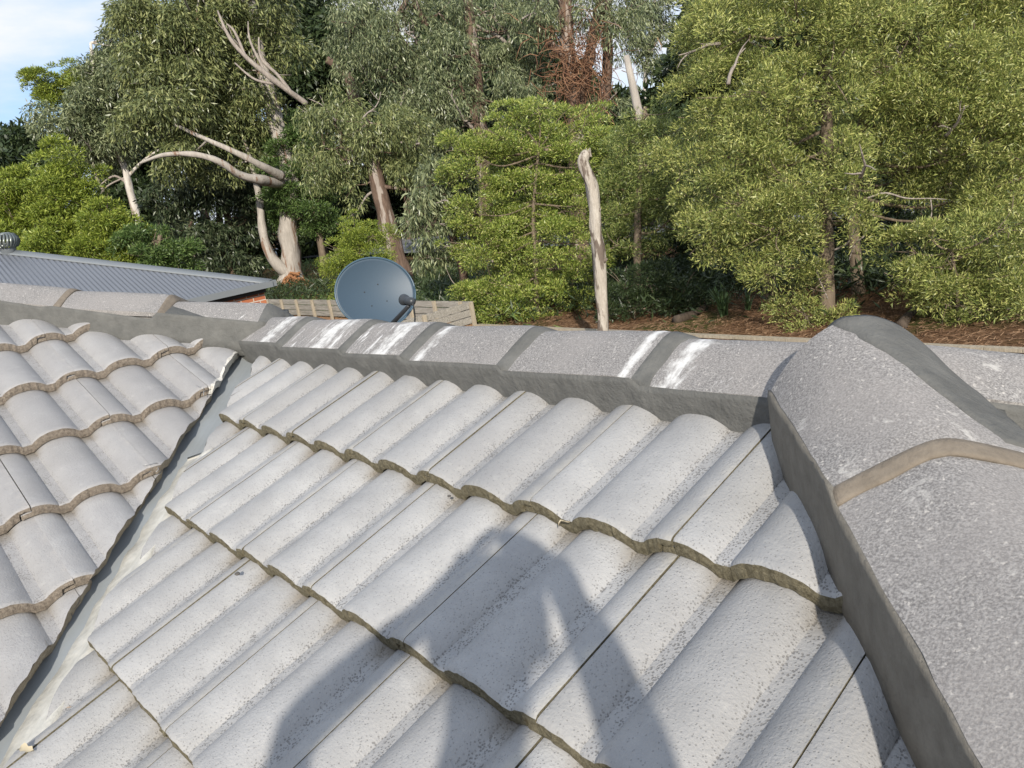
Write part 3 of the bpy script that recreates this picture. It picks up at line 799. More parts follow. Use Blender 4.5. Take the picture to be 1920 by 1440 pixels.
def crown_pts(blobs, sty):
    S = STY[sty]; P, Dr, Ln = [], [], []
    for c, r in blobs:
        c = np.array(c); r = np.array((r, r, r*.9)); rm = r.mean(); pad = min(S['rc'], rm*.62)
        n = max(4, int(S['cov']*5.2*(rm/pad)**2))
        d = unit(n); rad = (.45 + .55*rng.random(n)**.5)[:, None]
        cc = c + d*rad*(r - pad*.35) + rng.normal(size=(n, 3))*pad*.22
        for q in range(n):
            rq = pad*rng.uniform(.55, 1.4); m = int(S['nl']*rng.uniform(.75, 1.2)*(rq/S['rc'])**1.8)
            if m < 8: continue
            dd = unit(m) + d[q]*.45 + np.array([0, 0, S['up']]); dd /= np.linalg.norm(dd, axis=1, keepdims=True)
            ax3 = np.array([rng.uniform(.8, 1.25), rng.uniform(.8, 1.25), S['sq']])
            rr = (.30 + .70*rng.random(m)**.6)[:, None]*rq
            P.append(cc[q] + dd*rr*ax3 - np.array([0, 0, S['up']*.4*rq]))
            Dr.append(dd*S['out'] + np.array([0, 0, -S['down']]) + rng.normal(size=(m, 3))*S['rnd']*.6)
            Ln.append(rng.uniform(*S['ln'], m))
    P, Dr, Ln = np.concatenate(P), np.concatenate(Dr), np.concatenate(Ln)
    return P, Dr, Ln, Ln*S['wd']*rng.uniform(.7, 1.25, len(Ln)), None
N_LEAF = 0
def tree(name, label, cat, trunk, blobs, sty, leaf, bark, D, group=None, limbs=True, rtop=.35, trunk2=(), dead=(), flowers=None, sprays=0):
    """trunk: [(px, py, radius_m)] ; blobs: [(px, py, r_px[, dD])] all at plan distance D unless given"""
    global N_LEAF
    base = at(trunk[0][0], trunk[0][1], D) if trunk else at(blobs[0][0], blobs[0][1], D)
    t = thing(name, label, cat, group, (0, 0, 0))
    W = []
    for bl in blobs:
        dD = bl[3] if len(bl) > 3 else random.uniform(-.5, .5)*bl[2]/F_PX*D
        c = at(bl[0], bl[1], D+dD); W.append((c, bl[2]/F_PX*(D+dD)))
    b = MB(); pts = []
    if trunk:
        q = [at(x, y, D + (k[0] if k else 0)) for x, y, r, *k in trunk]
        gz = ground_z(q[0].x, q[0].y)-.1
        if q[0].z > gz+.02: q = [Vector((q[0].x+(q[0].x-q[1].x)*.1, q[0].y, gz))] + q; rs = [trunk[0][2]*1.15] + [k[2] for k in trunk]
        else: rs = [k[2] for k in trunk]
        pts = smooth_path(q, 7); rad = list(np.interp(np.linspace(0, len(q)-1, len(pts)), range(len(q)), rs))
        b.tube(pts, rad, 12, .35)
        for tr in trunk2:
            q2 = [at(x, y, D + (k[0] if k else 0)) for x, y, r, *k in tr]; p2 = smooth_path(q2, 6)
            b.tube(p2, list(np.interp(np.linspace(0, len(q2)-1, len(p2)), range(len(q2)), [k[2] for k in tr])), 8, .3); pts += p2
        if limbs:
            for c, r in W:
                low = [p for p in pts if p.z < c.z+.1*r] or pts[:1]
                s_ = min(low, key=lambda p: (p-c).length + abs(c.z-p.z)*.2)
                m_ = (s_+c)/2 + Vector((0, 0, -.12*(c-s_).length)) + Vector((random.uniform(-1, 1), random.uniform(-1, 1), 0))*.08*(c-s_).length
                rr = max(.010, min(.035*r+.008, trunk[-1][2]*1.0))
                b.tube(smooth_path([s_, m_, c], 5), list(np.linspace(rr, rr*.3, 11)), 6, .2)
                for _ in range(4):
                    e_ = c + Vector(unit(1)[0])*r*.85
                    b.tube(smooth_path([m_*.4+c*.6, (c+e_)/2+Vector((0, 0, -.05*r)), e_], 3), list(np.linspace(rr*.45, .004, 7)), 5, .2)
        b.build('trunk', bark, t, True)
    for dtw in dead:
        b2 = MB()
        q2 = [at(x, y, D + (k[0] if k else 0)) for x, y, r, *k in dtw]; p2 = smooth_path(q2, 5)
        b2.tube(p2, list(np.interp(np.linspace(0, len(q2)-1, len(p2)), range(len(q2)), [k[2] for k in dtw])), 7, .25)
        b2.build('bare_branch', M['deadwood'], t, True)
    for _ in range(sprays):
        c, r = random.choice(W); tc_ = (CAM-c).normalized(); p = c + tc_*r*random.uniform(.3, .85) + Vector(unit(1)[0])*r*.4
        d = Vector((random.uniform(-1, 1), random.uniform(-1, 1), random.uniform(.0, 1.1))).normalized(); b3 = MB(); sc_ = r*random.uniform(.5, .95)
        stem = [p]
        for q in range(4): d = (d + Vector(unit(1)[0])*.38).normalized(); stem.append(stem[-1]+d*sc_*.35)
        b3.tube(smooth_path(stem, 3), list(np.linspace(.026, .006, 13)), 5, .2)
        for q in (1, 2, 3):
            d2 = (d + Vector(unit(1)[0])*.9).normalized(); e1 = stem[q]+d2*sc_*.3; e2 = e1+(d2+Vector(unit(1)[0])*.5).normalized()*sc_*.25
            b3.tube(smooth_path([stem[q], e1, e2], 3), list(np.linspace(.014, .003, 7)), 4, 0)
        b3.build('bare_branch', M['deadwood'], t, True)
    if W:
        P, Dr, Ln, Wd, cen = crown_pts([(c, r) for c, r in W], sty)
        N_LEAF += len(P)
        o = link('crown', leaf_mesh(P, Dr, Ln, Wd), leaf, t)
        if flowers:
            k = rng.choice(len(P), int(len(P)*flowers), replace=False)
            n = len(k); q = P[k] + unit(n)*.02
            # upper, outer leaves carry pale buds
            link('buds', leaf_mesh(q, unit(n), np.full(n, .030)*rng.uniform(.7, 1.2, n), np.full(n, .016)), M['bud'], t)
    return t
M['deadwood'] = mat_bark('dead_branch', (.20, .17, .145), (.40, .35, .305), stretch=(9, 9, 3))
M['bark_red'] = mat_bark('stringy_bark', (.075, .050, .037), (.20, .14, .105), (.34, .29, .25))
M['bark_grey'] = mat_bark('smooth_gum_bark', (.28, .25, .22), (.44, .40, .35), (.20, .12, .08))
M['bark_pale'] = mat_bark('pale_gum_bark', (.46, .42, .37), (.62, .58, .52), (.28, .22, .17))
M['bark_brown'] = mat_bark('wattle_bark', (.11, .085, .06), (.24, .19, .14))
M['bud'] = mat_leaf('pale_buds', (.42, .42, .14), (.52, .50, .20), (.62, .60, .30), .6, .3)
M['lf_wattle'] = mat_leaf('wattle_leaf', (0.044, 0.068, 0.018), (0.240, 0.288, 0.074), (0.522, 0.522, 0.174), 0.4, 0.22)
M['lf_wattle2'] = mat_leaf('wattle_leaf_deep', (0.039, 0.066, 0.018), (0.184, 0.240, 0.064), (0.392, 0.420, 0.138), 0.4, 0.22)
M['lf_bush'] = mat_leaf('bright_bush_leaf', (0.044, 0.077, 0.015), (0.232, 0.312, 0.054), (0.493, 0.522, 0.145), 0.4, 0.2)
M['lf_gum'] = mat_leaf('gum_leaf', (0.046, 0.068, 0.033), (0.154, 0.182, 0.087), (0.336, 0.364, 0.196), .34, .15)
M['lf_gum3'] = mat_leaf('gum_leaf_deep', (.024, .042, .020), (.062, .085, .042), (.15, .175, .095), .34, .15)  # darker copy of the gum leaf, putting one tree's shadow into its colour
M['lf_gum2'] = mat_leaf('gum_leaf_olive', (0.050, 0.068, 0.026), (0.154, 0.182, 0.067), (0.322, 0.336, 0.140), .36, .15)
M['lf_dark'] = mat_leaf('shade_toned_leaf', (0.023, 0.039, 0.016), (0.041, 0.064, 0.025), (0.075, 0.101, 0.040), .4, .18)  # leaf colour darkened to stand in for shade under and behind the trees
M['lf_green'] = mat_leaf('soft_green_leaf', (.035, .070, .018), (.090, .150, .038), (.19, .26, .085), .42, .22)
M['lf_yell'] = mat_leaf('yellow_green_leaf', (0.083, 0.127, 0.018), (0.203, 0.263, 0.035), (0.378, 0.419, 0.081), .45, .22)
M['lf_red'] = mat_leaf('dry_twig', (.14, .065, .035), (.20, .10, .055), (.28, .16, .09), .8, .05)

# --- wattles close behind the fence
tree('wattle_tree', 'tall yellow green wattle with a straight brown trunk, right of the white dead pole', 'tree',
     [(1552, 600, .10), (1550, 500, .095), (1548, 400, .085), (1552, 280, .075), (1545, 140, .06), (1542, 0, .045), (1540, -120, .025)],
     [(1320, 100, 75, .2), (1375, 60, 95, -.3), (1400, 170, 100, -.6), (1330, 215, 70, -.2), (1490, 40, 95, -.4), (1465, 200, 85, -.7), (1560, 130, 80, -.8), (1610, 40, 95, -.5), (1540, -60, 120, 0), (1650, -40, 110, .2), (1400, -50, 110, .2),
      (1300, 290, 70, -.1), (1395, 300, 75, -.6), (1360, 380, 85, -.7), (1430, 430, 85, -.9), (1330, 440, 60, -.5), (1470, 340, 70, -.8), (1560, 300, 60, -.8), (1590, 350, 65, -.9), (1590, 410, 50, -.9), (1450, 495, 50, -.7), (1520, 540, 45, -.5), (1500, 590, 50, -.7), (1575, 590, 38, -.6), (1420, 235, 80, .6), (1500, 280, 90, .8)],
     'wattle', M['lf_wattle'], M['bark_brown'], 11.6, sprays=4, flowers=.12,
     dead=[[(1562, 470, .012, -.5), (1590, 455, .012, -.6), (1604, 430, .010, -.6), (1612, 412, .004, -.6)], [(1612, 415, .012, -.5), (1624, 436, .012, -.5), (1606, 455, .010, -.5), (1598, 470, .008, -.5), (1592, 488, .003, -.5)],
           [(1625, 372, .012, -.4), (1660, 362, .013, -.4), (1700, 372, .010, -.4), (1745, 372, .006, -.4), (1775, 374, .003, -.4)], [(1745, 374, .008, -.4), (1746, 405, .007, -.4), (1725, 420, .005, -.4), (1690, 430, .002, -.4)],
           [(1552, 560, .008, -.4), (1535, 520, .009, -.4), (1530, 495, .008, -.4), (1545, 485, .003, -.4)]])
tree('wattle_tree', 'yellow green wattle with a leaning trunk filling the right edge of the view', 'tree',
     [(1610, 560, .09, .6), (1600, 420, .085, .5), (1600, 330, .08, .3), (1622, 220, .07, .1), (1650, 100, .06), (1680, -60, .04)],
     [(1680, 120, 80, -.3), (1730, 40, 95, -.2), (1720, 190, 85, -.5), (1800, 110, 90, -.4), (1780, 220, 70, -.5), (1850, 40, 95, 0), (1880, 170, 90, -.3), (1760, -40, 110, .2), (1900, -40, 110, .3), (1690, 250, 65, -.3), (1870, 260, 80, -.3), (1930, 330, 90, -.2), (1760, 300, 60, .2), (1700, 330, 55, .3), (1800, 330, 75, .5), (1870, 370, 70, -.2), (1960, 180, 100, 0), (1660, 200, 80, 1.0), (1780, 180, 120, 1.2), (1860, 300, 110, 1.2)],
     'wattle', M['lf_wattle'], M['bark_brown'], 12.2, sprays=4, flowers=.10)
tree('wattle_sapling', 'low wattle sapling on a thin grey stem near the right edge', 'shrub',
     [(1800, 640, .022), (1795, 560, .020), (1785, 470, .016)],
     [(1700, 470, 45), (1740, 440, 40), (1760, 500, 60), (1690, 520, 35), (1800, 520, 55), (1850, 470, 60), (1890, 420, 55), (1880, 520, 60), (1770, 570, 50), (1830, 580, 45), (1900, 570, 55), (1740, 550, 40), (1850, 540, 50), (1940, 500, 60)],
     'wattle', M['lf_wattle'], M['bark_brown'], 10.6, flowers=.08)
tree('bushy_wattle', 'dense bright green rounded wattle bush left of the white dead pole', 'shrub',
     [(1010, 640, .05), (1005, 520, .045), (1000, 400, .035), (1010, 280, .02)],
     [(985, 240, 55), (1040, 225, 45), (930, 250, 45), (1085, 260, 45), (900, 300, 45), (970, 310, 70), (1060, 320, 65), (880, 270, 35), (900, 360, 50), (980, 380, 70), (1070, 390, 60), (930, 430, 60), (1010, 460, 75), (1085, 470, 55), (900, 470, 45), (920, 530, 55), (990, 545, 65), (1070, 545, 60), (900, 570, 40), (950, 585, 45), (1040, 590, 45), (1000, 420, 90, .9), (1000, 300, 80, .9), (960, 520, 80, .9), (1120, 330, 45, .2), (1130, 400, 45, .3), (875, 420, 30), (852, 275, 32), (846, 330, 26), (862, 395, 30), (858, 455, 27), (885, 545, 30), (1010, 198, 34), (962, 208, 32), (1120, 245, 38), (1150, 285, 42, .3), (1160, 350, 42, .3), (1165, 420, 42, .3), (1140, 470, 38, .2), (1105, 215, 30, .2)],
     'bushy', M['lf_bush'], M['bark_brown'], 14.4, flowers=.10)
tree('wattle_tree', 'mid green wattle behind and right of the white dead pole', 'tree',
     [(1200, 620, .07, .3), (1195, 480, .06), (1200, 330, .05), (1210, 200, .03)],
     [(1215, 215, 50), (1180, 265, 55), (1250, 250, 60), (1160, 330, 50), (1220, 330, 70), (1280, 350, 60), (1190, 400, 60), (1250, 420, 65), (1150, 400, 40), (1300, 290, 50), (1150, 460, 40), (1215, 300, 90, 1.0), (1230, 400, 80, 1.0)],
     'wattle', M['lf_wattle2'], M['bark_brown'], 13.6, flowers=.05)
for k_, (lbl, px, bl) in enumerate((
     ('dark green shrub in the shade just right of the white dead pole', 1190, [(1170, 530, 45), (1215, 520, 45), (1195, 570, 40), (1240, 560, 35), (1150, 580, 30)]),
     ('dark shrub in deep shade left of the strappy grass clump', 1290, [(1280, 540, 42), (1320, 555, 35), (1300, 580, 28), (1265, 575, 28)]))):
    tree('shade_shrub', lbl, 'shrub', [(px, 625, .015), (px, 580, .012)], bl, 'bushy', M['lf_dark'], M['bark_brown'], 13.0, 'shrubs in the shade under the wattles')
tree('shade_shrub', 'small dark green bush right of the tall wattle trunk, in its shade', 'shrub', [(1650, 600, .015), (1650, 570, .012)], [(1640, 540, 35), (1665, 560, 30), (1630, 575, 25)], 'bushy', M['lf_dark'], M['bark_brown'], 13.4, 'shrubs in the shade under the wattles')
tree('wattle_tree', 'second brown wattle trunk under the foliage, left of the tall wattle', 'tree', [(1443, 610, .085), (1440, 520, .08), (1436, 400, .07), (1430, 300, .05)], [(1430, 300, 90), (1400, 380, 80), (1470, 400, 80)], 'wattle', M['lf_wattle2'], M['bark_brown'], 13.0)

# --- gums and bushes further left and behind
tree('gum_tree', 'leaning gum with shaggy red brown bark behind the satellite dish', 'tree',
     [(752, 505, .25), (738, 470, .23), (722, 400, .20), (706, 335, .17), (697, 290, .15), (690, 240, .08)],
     [(640, 245, 55), (600, 275, 45), (690, 225, 60), (745, 250, 55), (640, 300, 45), (790, 270, 40), (700, 290, 50), (590, 320, 32), (660, 345, 35), (760, 310, 40), (620, 215, 45), (800, 320, 35)],
     'gum', M['lf_gum2'], M['bark_red'], 21.0, sprays=5,
     trunk2=[[(700, 300, .07), (660, 285, .05), (640, 275, .03)], [(720, 350, .06), (760, 355, .04), (790, 362, .02)]],
     dead=[[(715, 355, .03), (690, 365, .03), (670, 395, .02), (650, 410, .006)], [(705, 320, .03), (670, 300, .03), (640, 310, .02), (610, 305, .006)]])
tree('gum_tree', 'small slim gum with drooping grey green leaves, right above the dish', 'tree',
     [(876, 560, .075), (868, 510, .07), (850, 450, .06), (838, 400, .05), (830, 340, .03)],
     [(815, 345, 42), (845, 320, 38), (790, 380, 38), (840, 385, 42), (815, 420, 40), (865, 360, 30), (790, 440, 30), (830, 465, 35), (800, 480, 25), (860, 430, 30)],
     'gum', M['lf_gum'], M['bark_red'], 15.0, sprays=3, dead=[[(870, 520, .012), (880, 480, .010), (872, 440, .004)], [(873, 545, .010), (850, 530, .008), (835, 500, .003)]])
tree('yellow_bush', 'pale yellow green bush standing behind the left side of the satellite dish', 'shrub',
     [(680, 560, .03), (676, 500, .025), (672, 460, .02)],
     [(665, 430, 42), (640, 470, 42), (690, 470, 45), (650, 510, 42), (700, 440, 35), (700, 510, 40), (625, 495, 28), (660, 540, 35)],
     'bushy', M['lf_yell'], M['bark_brown'], 18.2)
tree('gum_tree', 'big pale gum whose flared orange base stands behind the end of the metal roof', 'tree',
     [(547, 535, .52), (545, 505, .34), (543, 470, .29), (540, 420, .27), (545, 340, .27), (520, 240, .24), (490, 120, .18), (470, 0, .12)],
     [(420, 60, 85), (350, 110, 80), (480, 40, 80), (300, 60, 75), (420, 160, 75), (330, 190, 75), (400, 240, 70), (300, 150, 60), (460, 210, 60), (295, 45, 50), (350, -20, 90), (440, -60, 110), (290, 240, 55), (350, 280, 50), (480, 130, 70), (430, 300, 45)],
     'gumfar', M['lf_gum2'], M['bark_grey'], 27.0, sprays=7,
     trunk2=[[(546, 352, .17, 0), (530, 345, .15, -.6), (490, 338, .15, -1.6), (450, 328, .10, -2.0), (415, 305, .09, -2.2), (370, 290, .08, -2.2), (310, 290, .06, -2), (262, 306, .03, -2)],
             [(528, 330, .15, -1), (490, 310, .10, -1.6), (440, 285, .08, -1.8), (380, 258, .06, -1.6), (330, 235, .04, -1.2)],
             [(545, 515, .20, -.1), (520, 497, .18, -.2), (503, 470, .15, -.2), (492, 430, .13, -.1), (486, 370, .11, 0), (470, 300, .08, 0), (450, 240, .04, 0)]],
     dead=[[(575, 195, .08, -2.2), (540, 170, .08, -2.4), (500, 140, .075, -2.5), (460, 105, .06, -2.5), (430, 70, .05, -2.4), (408, 20, .02, -2.2)], [(545, 172, .05, -2.4), (520, 140, .05, -2.4), (490, 110, .04, -2.3), (485, 70, .02, -2.2)], [(460, 105, .04, -2.5), (440, 60, .035, -2.4), (425, 45, .02, -2.4)], [(525, 158, .04, -2.4), (480, 150, .035, -2.4), (440, 118, .02, -2.2)], [(500, 140, .035, -2.4), (470, 80, .03, -2.3), (465, 40, .015, -2.2)]])
tree('gum_tree', 'tall thin crowned gum at the left edge of the trees, sky showing through', 'tree',
     [(262, 430, .14), (250, 380, .13), (240, 345, .13), (232, 310, .11), (200, 240, .09), (180, 160, .07), (170, 80, .04)],
     [(150, 200, 40), (110, 225, 40), (192, 140, 38), (212, 95, 36), (250, 70, 42), (180, 220, 50), (130, 255, 42), (210, 170, 50), (230, 240, 45), (175, 270, 40), (255, 130, 55), (250, 190, 50), (250, 30, 36), (205, 290, 38)],
     'gumfar', M['lf_gum'], M['bark_pale'], 33.0, sprays=5,
     trunk2=[[(238, 335, .07), (225, 300, .06), (190, 262, .04), (165, 255, .03)], [(240, 330, .07), (270, 300, .05), (300, 280, .03)]],
     dead=[[(240, 345, .05), (215, 330, .04), (190, 345, .02)], [(175, 300, .05), (180, 330, .05), (195, 360, .05)], [(240, 330, .03), (200, 350, .03), (180, 380, .012)]])
tree('wattle_tree', 'yellow green topped tree poking out against the sky at the far left', 'tree', [(150, 420, .12), (140, 300, .10), (120, 190, .06)], [(80, 140, 26), (108, 150, 30), (140, 138, 28), (70, 165, 22), (125, 175, 30), (160, 170, 28), (95, 185, 22), (170, 200, 28), (150, 230, 26), (175, 235, 24)], 'soft', M['lf_yell'], M['bark_brown'], 34.5)
for lbl, px, D, bl in (
    ('rounded yellow green bush behind the metal roof, by the roof vent', 40, 27, [(25, 350, 40), (55, 380, 42), (10, 390, 40), (40, 420, 45), (0, 340, 30), (75, 420, 35), (10, 440, 40), (50, 455, 35)]),
    ('tall yellow green bush behind the metal roof, left of the thin gum', 120, 26, [(110, 310, 38), (135, 335, 40), (90, 345, 40), (150, 375, 42), (105, 385, 50), (80, 410, 40), (140, 420, 48), (100, 445, 45), (170, 440, 40), (125, 470, 42), (180, 400, 30), (60, 455, 38)]),
    ('low yellow green bush at the foot of the thin gum', 215, 25, [(205, 420, 40), (225, 445, 40), (195, 460, 42), (240, 465, 40), (215, 485, 40), (170, 475, 35), (200, 385, 30)]),
    ('olive bush low behind the middle of the metal roof', 300, 24, [(285, 450, 38), (315, 465, 38), (270, 480, 38), (300, 490, 40), (335, 490, 35), (255, 455, 30), (345, 465, 25)])):
    tree('garden_bush', lbl, 'shrub', [(px, 520, .06), (px, 440, .05)], bl, 'soft', M['lf_yell'] if D > 24 else M['lf_green'], M['bark_brown'], D, 'bushes behind the metal roof')
tree('soft_tree', 'fresh green feathery tree between the big pale gum and the leaning gum', 'tree',
     [(612, 540, .12), (604, 470, .11), (585, 380, .09), (560, 280, .05)],
     [(540, 235, 40), (560, 275, 42), (530, 290, 38), (570, 330, 45), (535, 345, 40), (590, 390, 45), (545, 400, 45), (520, 375, 30), (610, 425, 28), (530, 250, 30), (605, 350, 30)],
     'soft', M['lf_green'], M['bark_brown'], 27.0)
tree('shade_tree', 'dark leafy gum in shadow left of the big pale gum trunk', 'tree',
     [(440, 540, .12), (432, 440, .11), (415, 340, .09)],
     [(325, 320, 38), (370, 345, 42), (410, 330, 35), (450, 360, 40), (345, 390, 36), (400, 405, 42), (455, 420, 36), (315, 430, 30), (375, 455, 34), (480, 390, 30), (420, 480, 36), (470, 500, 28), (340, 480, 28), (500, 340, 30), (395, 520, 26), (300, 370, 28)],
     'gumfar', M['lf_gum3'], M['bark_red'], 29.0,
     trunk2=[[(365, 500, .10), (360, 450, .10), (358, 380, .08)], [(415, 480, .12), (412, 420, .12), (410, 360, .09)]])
tree('gum_tree', 'tall gum with a peeling brown trunk in the upper middle', 'tree',
     [(915, 420, .21), (905, 300, .19), (898, 210, .18), (890, 120, .16), (880, 30, .14), (872, -60, .13)],
     [(770, 190, 60), (740, 130, 55), (820, 170, 60), (860, 220, 55), (800, 235, 50), (760, 80, 55), (700, 60, 55), (830, 100, 55), (950, 60, 55), (990, 110, 55), (930, 130, 45), (1010, 30, 50), (960, 180, 50), (910, 20, 45), (690, 130, 45), (760, 20, 55), (650, 40, 55), (830, 20, 50)],
     'gum', M['lf_gum'], M['bark_red'], 24.0, sprays=7,
     trunk2=[[(770, 95, .09), (748, 70, .09), (742, 40, .08), (762, 0, .07), (770, -50, .05)], [(905, 260, .07), (875, 190, .06), (860, 150, .04)], [(800, 50, .09), (780, 10, .09), (770, -30, .07)]],
     dead=[[(1020, 125, .06), (990, 108, .06), (960, 95, .05), (940, 72, .05), (905, 55, .04), (885, 40, .03)], [(955, 92, .04), (952, 60, .035), (930, 40, .02), (928, 5, .008)], [(900, 255, .05), (860, 215, .05), (825, 200, .02)]])
tree('gum_tree', 'red barked gum with several stems and a haze of dry twigs, above the bushy wattle', 'tree',
     [(1085, 420, .24), (1080, 230, .21), (1070, 140, .19), (1062, 60, .18), (1058, -40, .18)],
     [(1000, 40, 50), (1040, -10, 60), (1110, 20, 50), (1160, 60, 40), (1180, 20, 40), (1130, -20, 60), (980, 160, 40), (1010, 200, 35), (1140, 200, 30)],
     'gum', M['lf_gum'], M['bark_red'], 22.5, sprays=4, 
     trunk2=[[(1078, 215, .17), (1095, 160, .16), (1108, 90, .13), (1122, 20, .12), (1135, -40, .09)], [(1120, 230, .14), (1135, 170, .14), (1140, 90, .13), (1138, 20, .12), (1150, -50, .09)], [(1030, 85, .10), (1012, 50, .09), (1008, 10, .08), (1000, -40, .06)], [(1066, 110, .10), (1040, 90, .10), (1020, 70, .09)]])
tree('gum_tree', 'slender pale gum with sky showing through its leaves, left of the tall wattle crown', 'tree',
     [(1215, 260, .10), (1208, 180, .09), (1215, 100, .08), (1225, 20, .06), (1235, -40, .04)],
     [(1210, 40, 28), (1235, 10, 35), (1195, 90, 22), (1240, 70, 30), (1220, 120, 24), (1190, 10, 25)],
     'gumfar', M['lf_gum'], M['bark_pale'], 38.0, trunk2=[[(1212, 140, .05), (1195, 90, .05), (1185, 50, .03)], [(1214, 110, .05), (1240, 60, .04), (1248, 30, .02)]])
# dry twig haze of the red barked gum, a plant of its own caught between its stems
b = MB()
for _ in range(420):
    x0, y0 = random.gauss(1085, 34), random.gauss(125, 45)
    p = at(x0, y0, 22.0+random.uniform(-.4, .3)); pts = [p]
    d = Vector(unit(1)[0])
    for k in range(3):
        d = (d + Vector(unit(1)[0])*.6 + Vector((0, 0, -.12))).normalized(); pts.append(pts[-1]+d*random.uniform(.12, .3))
    b.tube(pts, [.011, .009, .007, .003], 3, 0, False)
tag(b.build('dry_twigs', M['lf_red']), 'mass of dry reddish twigs caught between the stems of the red barked gum', 'dry twigs', None, 'stuff')
t = thing('dead_tree', 'bare broken grey trunk sticking up between the red barked gum and the tall wattle', 'tree trunk')
b = MB(); b.tube([at(x, y, 17) for x, y in ((1204, 300), (1200, 225), (1188, 165), (1174, 104))], [.105, .095, .08, .06], 10, .3)
b.build('trunk', M['bark_grey'], t, True)
t = thing('dead_tree', 'broken brown snag leaning left, high in the leaves between the two big gums', 'tree trunk')
b = MB(); b.tube(smooth_path([at(x, y, 26) for x, y in ((690, 260), (665, 190), (650, 140), (612, 112))], 5), list(np.linspace(.22, .10, 16)), 9, .5); b.build('trunk', M['bark_red'], t, True)

# heap of shed bark round the foot of the big pale gum
M['shed'] = mat_rough('shed_bark', (.14, .065, .03), (.48, .24, .12), 14, bstr=.8, bd=.05)
b = MB(); c = at(548, 532, 26.6); c.z = ground_z(c.x, c.y) - .05
for q in range(170):
    a = random.uniform(0, 2*math.pi); r1 = abs(random.gauss(0, .75)); hgt = .75*math.exp(-(r1/.6)**2)
    p = c + Vector((math.cos(a)*r1, math.sin(a)*r1, hgt*random.uniform(.2, 1))); d = Vector((math.cos(a+random.gauss(0, .6)), math.sin(a+random.gauss(0, .6)), -.5+random.gauss(0, .3)))*random.uniform(.15, .4)
    b.tube([p-d*.5, p, p+d*.5], [.035, .05, .02], 4, 0, False)
tag(b.build('shed_bark', M['shed']), 'orange heap of shed bark strips round the flared foot of the big pale gum', 'shed bark', None, 'stuff')
# --- the white dead pole behind the fence
M['pole'] = mat_bark('bleached_trunk', (.33, .29, .24), (.50, .455, .39), (.13, .10, .08), (9, 9, 2.4), .535)
t = thing('dead_pole', 'white dead tree pole with a crooked broken top, standing in front of the bushy wattle', 'tree trunk')
D_ = 10.3
q = [(1132, 640, .082), (1130, 600, .080), (1126, 540, .080), (1124, 480, .080), (1118, 430, .076), (1116, 390, .074), (1110, 350, .072), (1100, 325, .072), (1094, 305, .070), (1098, 292, .062), (1103, 286, .050)]
b = MB(); p_ = smooth_path([at(x, y, D_) for x, y, r in q], 5); b.tube(p_, list(np.interp(np.linspace(0, len(q)-1, len(p_)), range(len(q)), [k[2]*.93 for k in q])), 16, .42)
b.build('trunk', M['pole'], t, True)
b = MB(); top_ = at(1103, 286, D_)
for q in range(7):
    a_ = random.uniform(0, 6.28); o_ = Vector((math.cos(a_), math.sin(a_), 0))*random.uniform(.01, .04); b.tube([top_+o_-Vector((0, 0, .05)), top_+o_*1.1+Vector((0, 0, random.uniform(.02, .06)))], [.014, .003], 5, .3)
b.build('splintered_top', M['pole'], t)
for x, y, sx in ((1135, 488, 1), (1090, 302, -1), (1117, 392, -1)):
    b = MB(); c0 = at(x-sx*8, y+3, D_-.02); b.tube([c0, at(x, y, D_-.03), at(x+sx*3, y-4, D_-.03)], [.035, .030, .018], 9, .3); b.build('branch_stub', M['pole'], t, True)

# --- trees between the wattles and the road, their shade put into dark leaf colour
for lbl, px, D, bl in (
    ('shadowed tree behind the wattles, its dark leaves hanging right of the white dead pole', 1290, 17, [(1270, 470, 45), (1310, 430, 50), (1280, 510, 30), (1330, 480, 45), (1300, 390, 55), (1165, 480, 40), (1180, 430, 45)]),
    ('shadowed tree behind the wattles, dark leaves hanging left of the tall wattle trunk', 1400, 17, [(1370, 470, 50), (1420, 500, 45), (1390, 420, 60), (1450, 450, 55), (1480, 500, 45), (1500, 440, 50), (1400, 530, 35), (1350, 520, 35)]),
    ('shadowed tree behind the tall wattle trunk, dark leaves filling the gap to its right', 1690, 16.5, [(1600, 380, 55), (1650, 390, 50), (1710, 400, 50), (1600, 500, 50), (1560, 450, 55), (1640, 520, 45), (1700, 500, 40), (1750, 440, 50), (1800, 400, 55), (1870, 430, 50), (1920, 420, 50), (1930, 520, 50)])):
    tree('shade_tree', lbl, 'tree', [(px, 590, .11), (px-4, 480, .10), (px-8, 360, .09)], bl, 'soft', M['lf_dark'], M['bark_brown'], D, trunk2=[[(px+45, 585, .08), (px+40, 480, .08), (px+30, 380, .06)]])

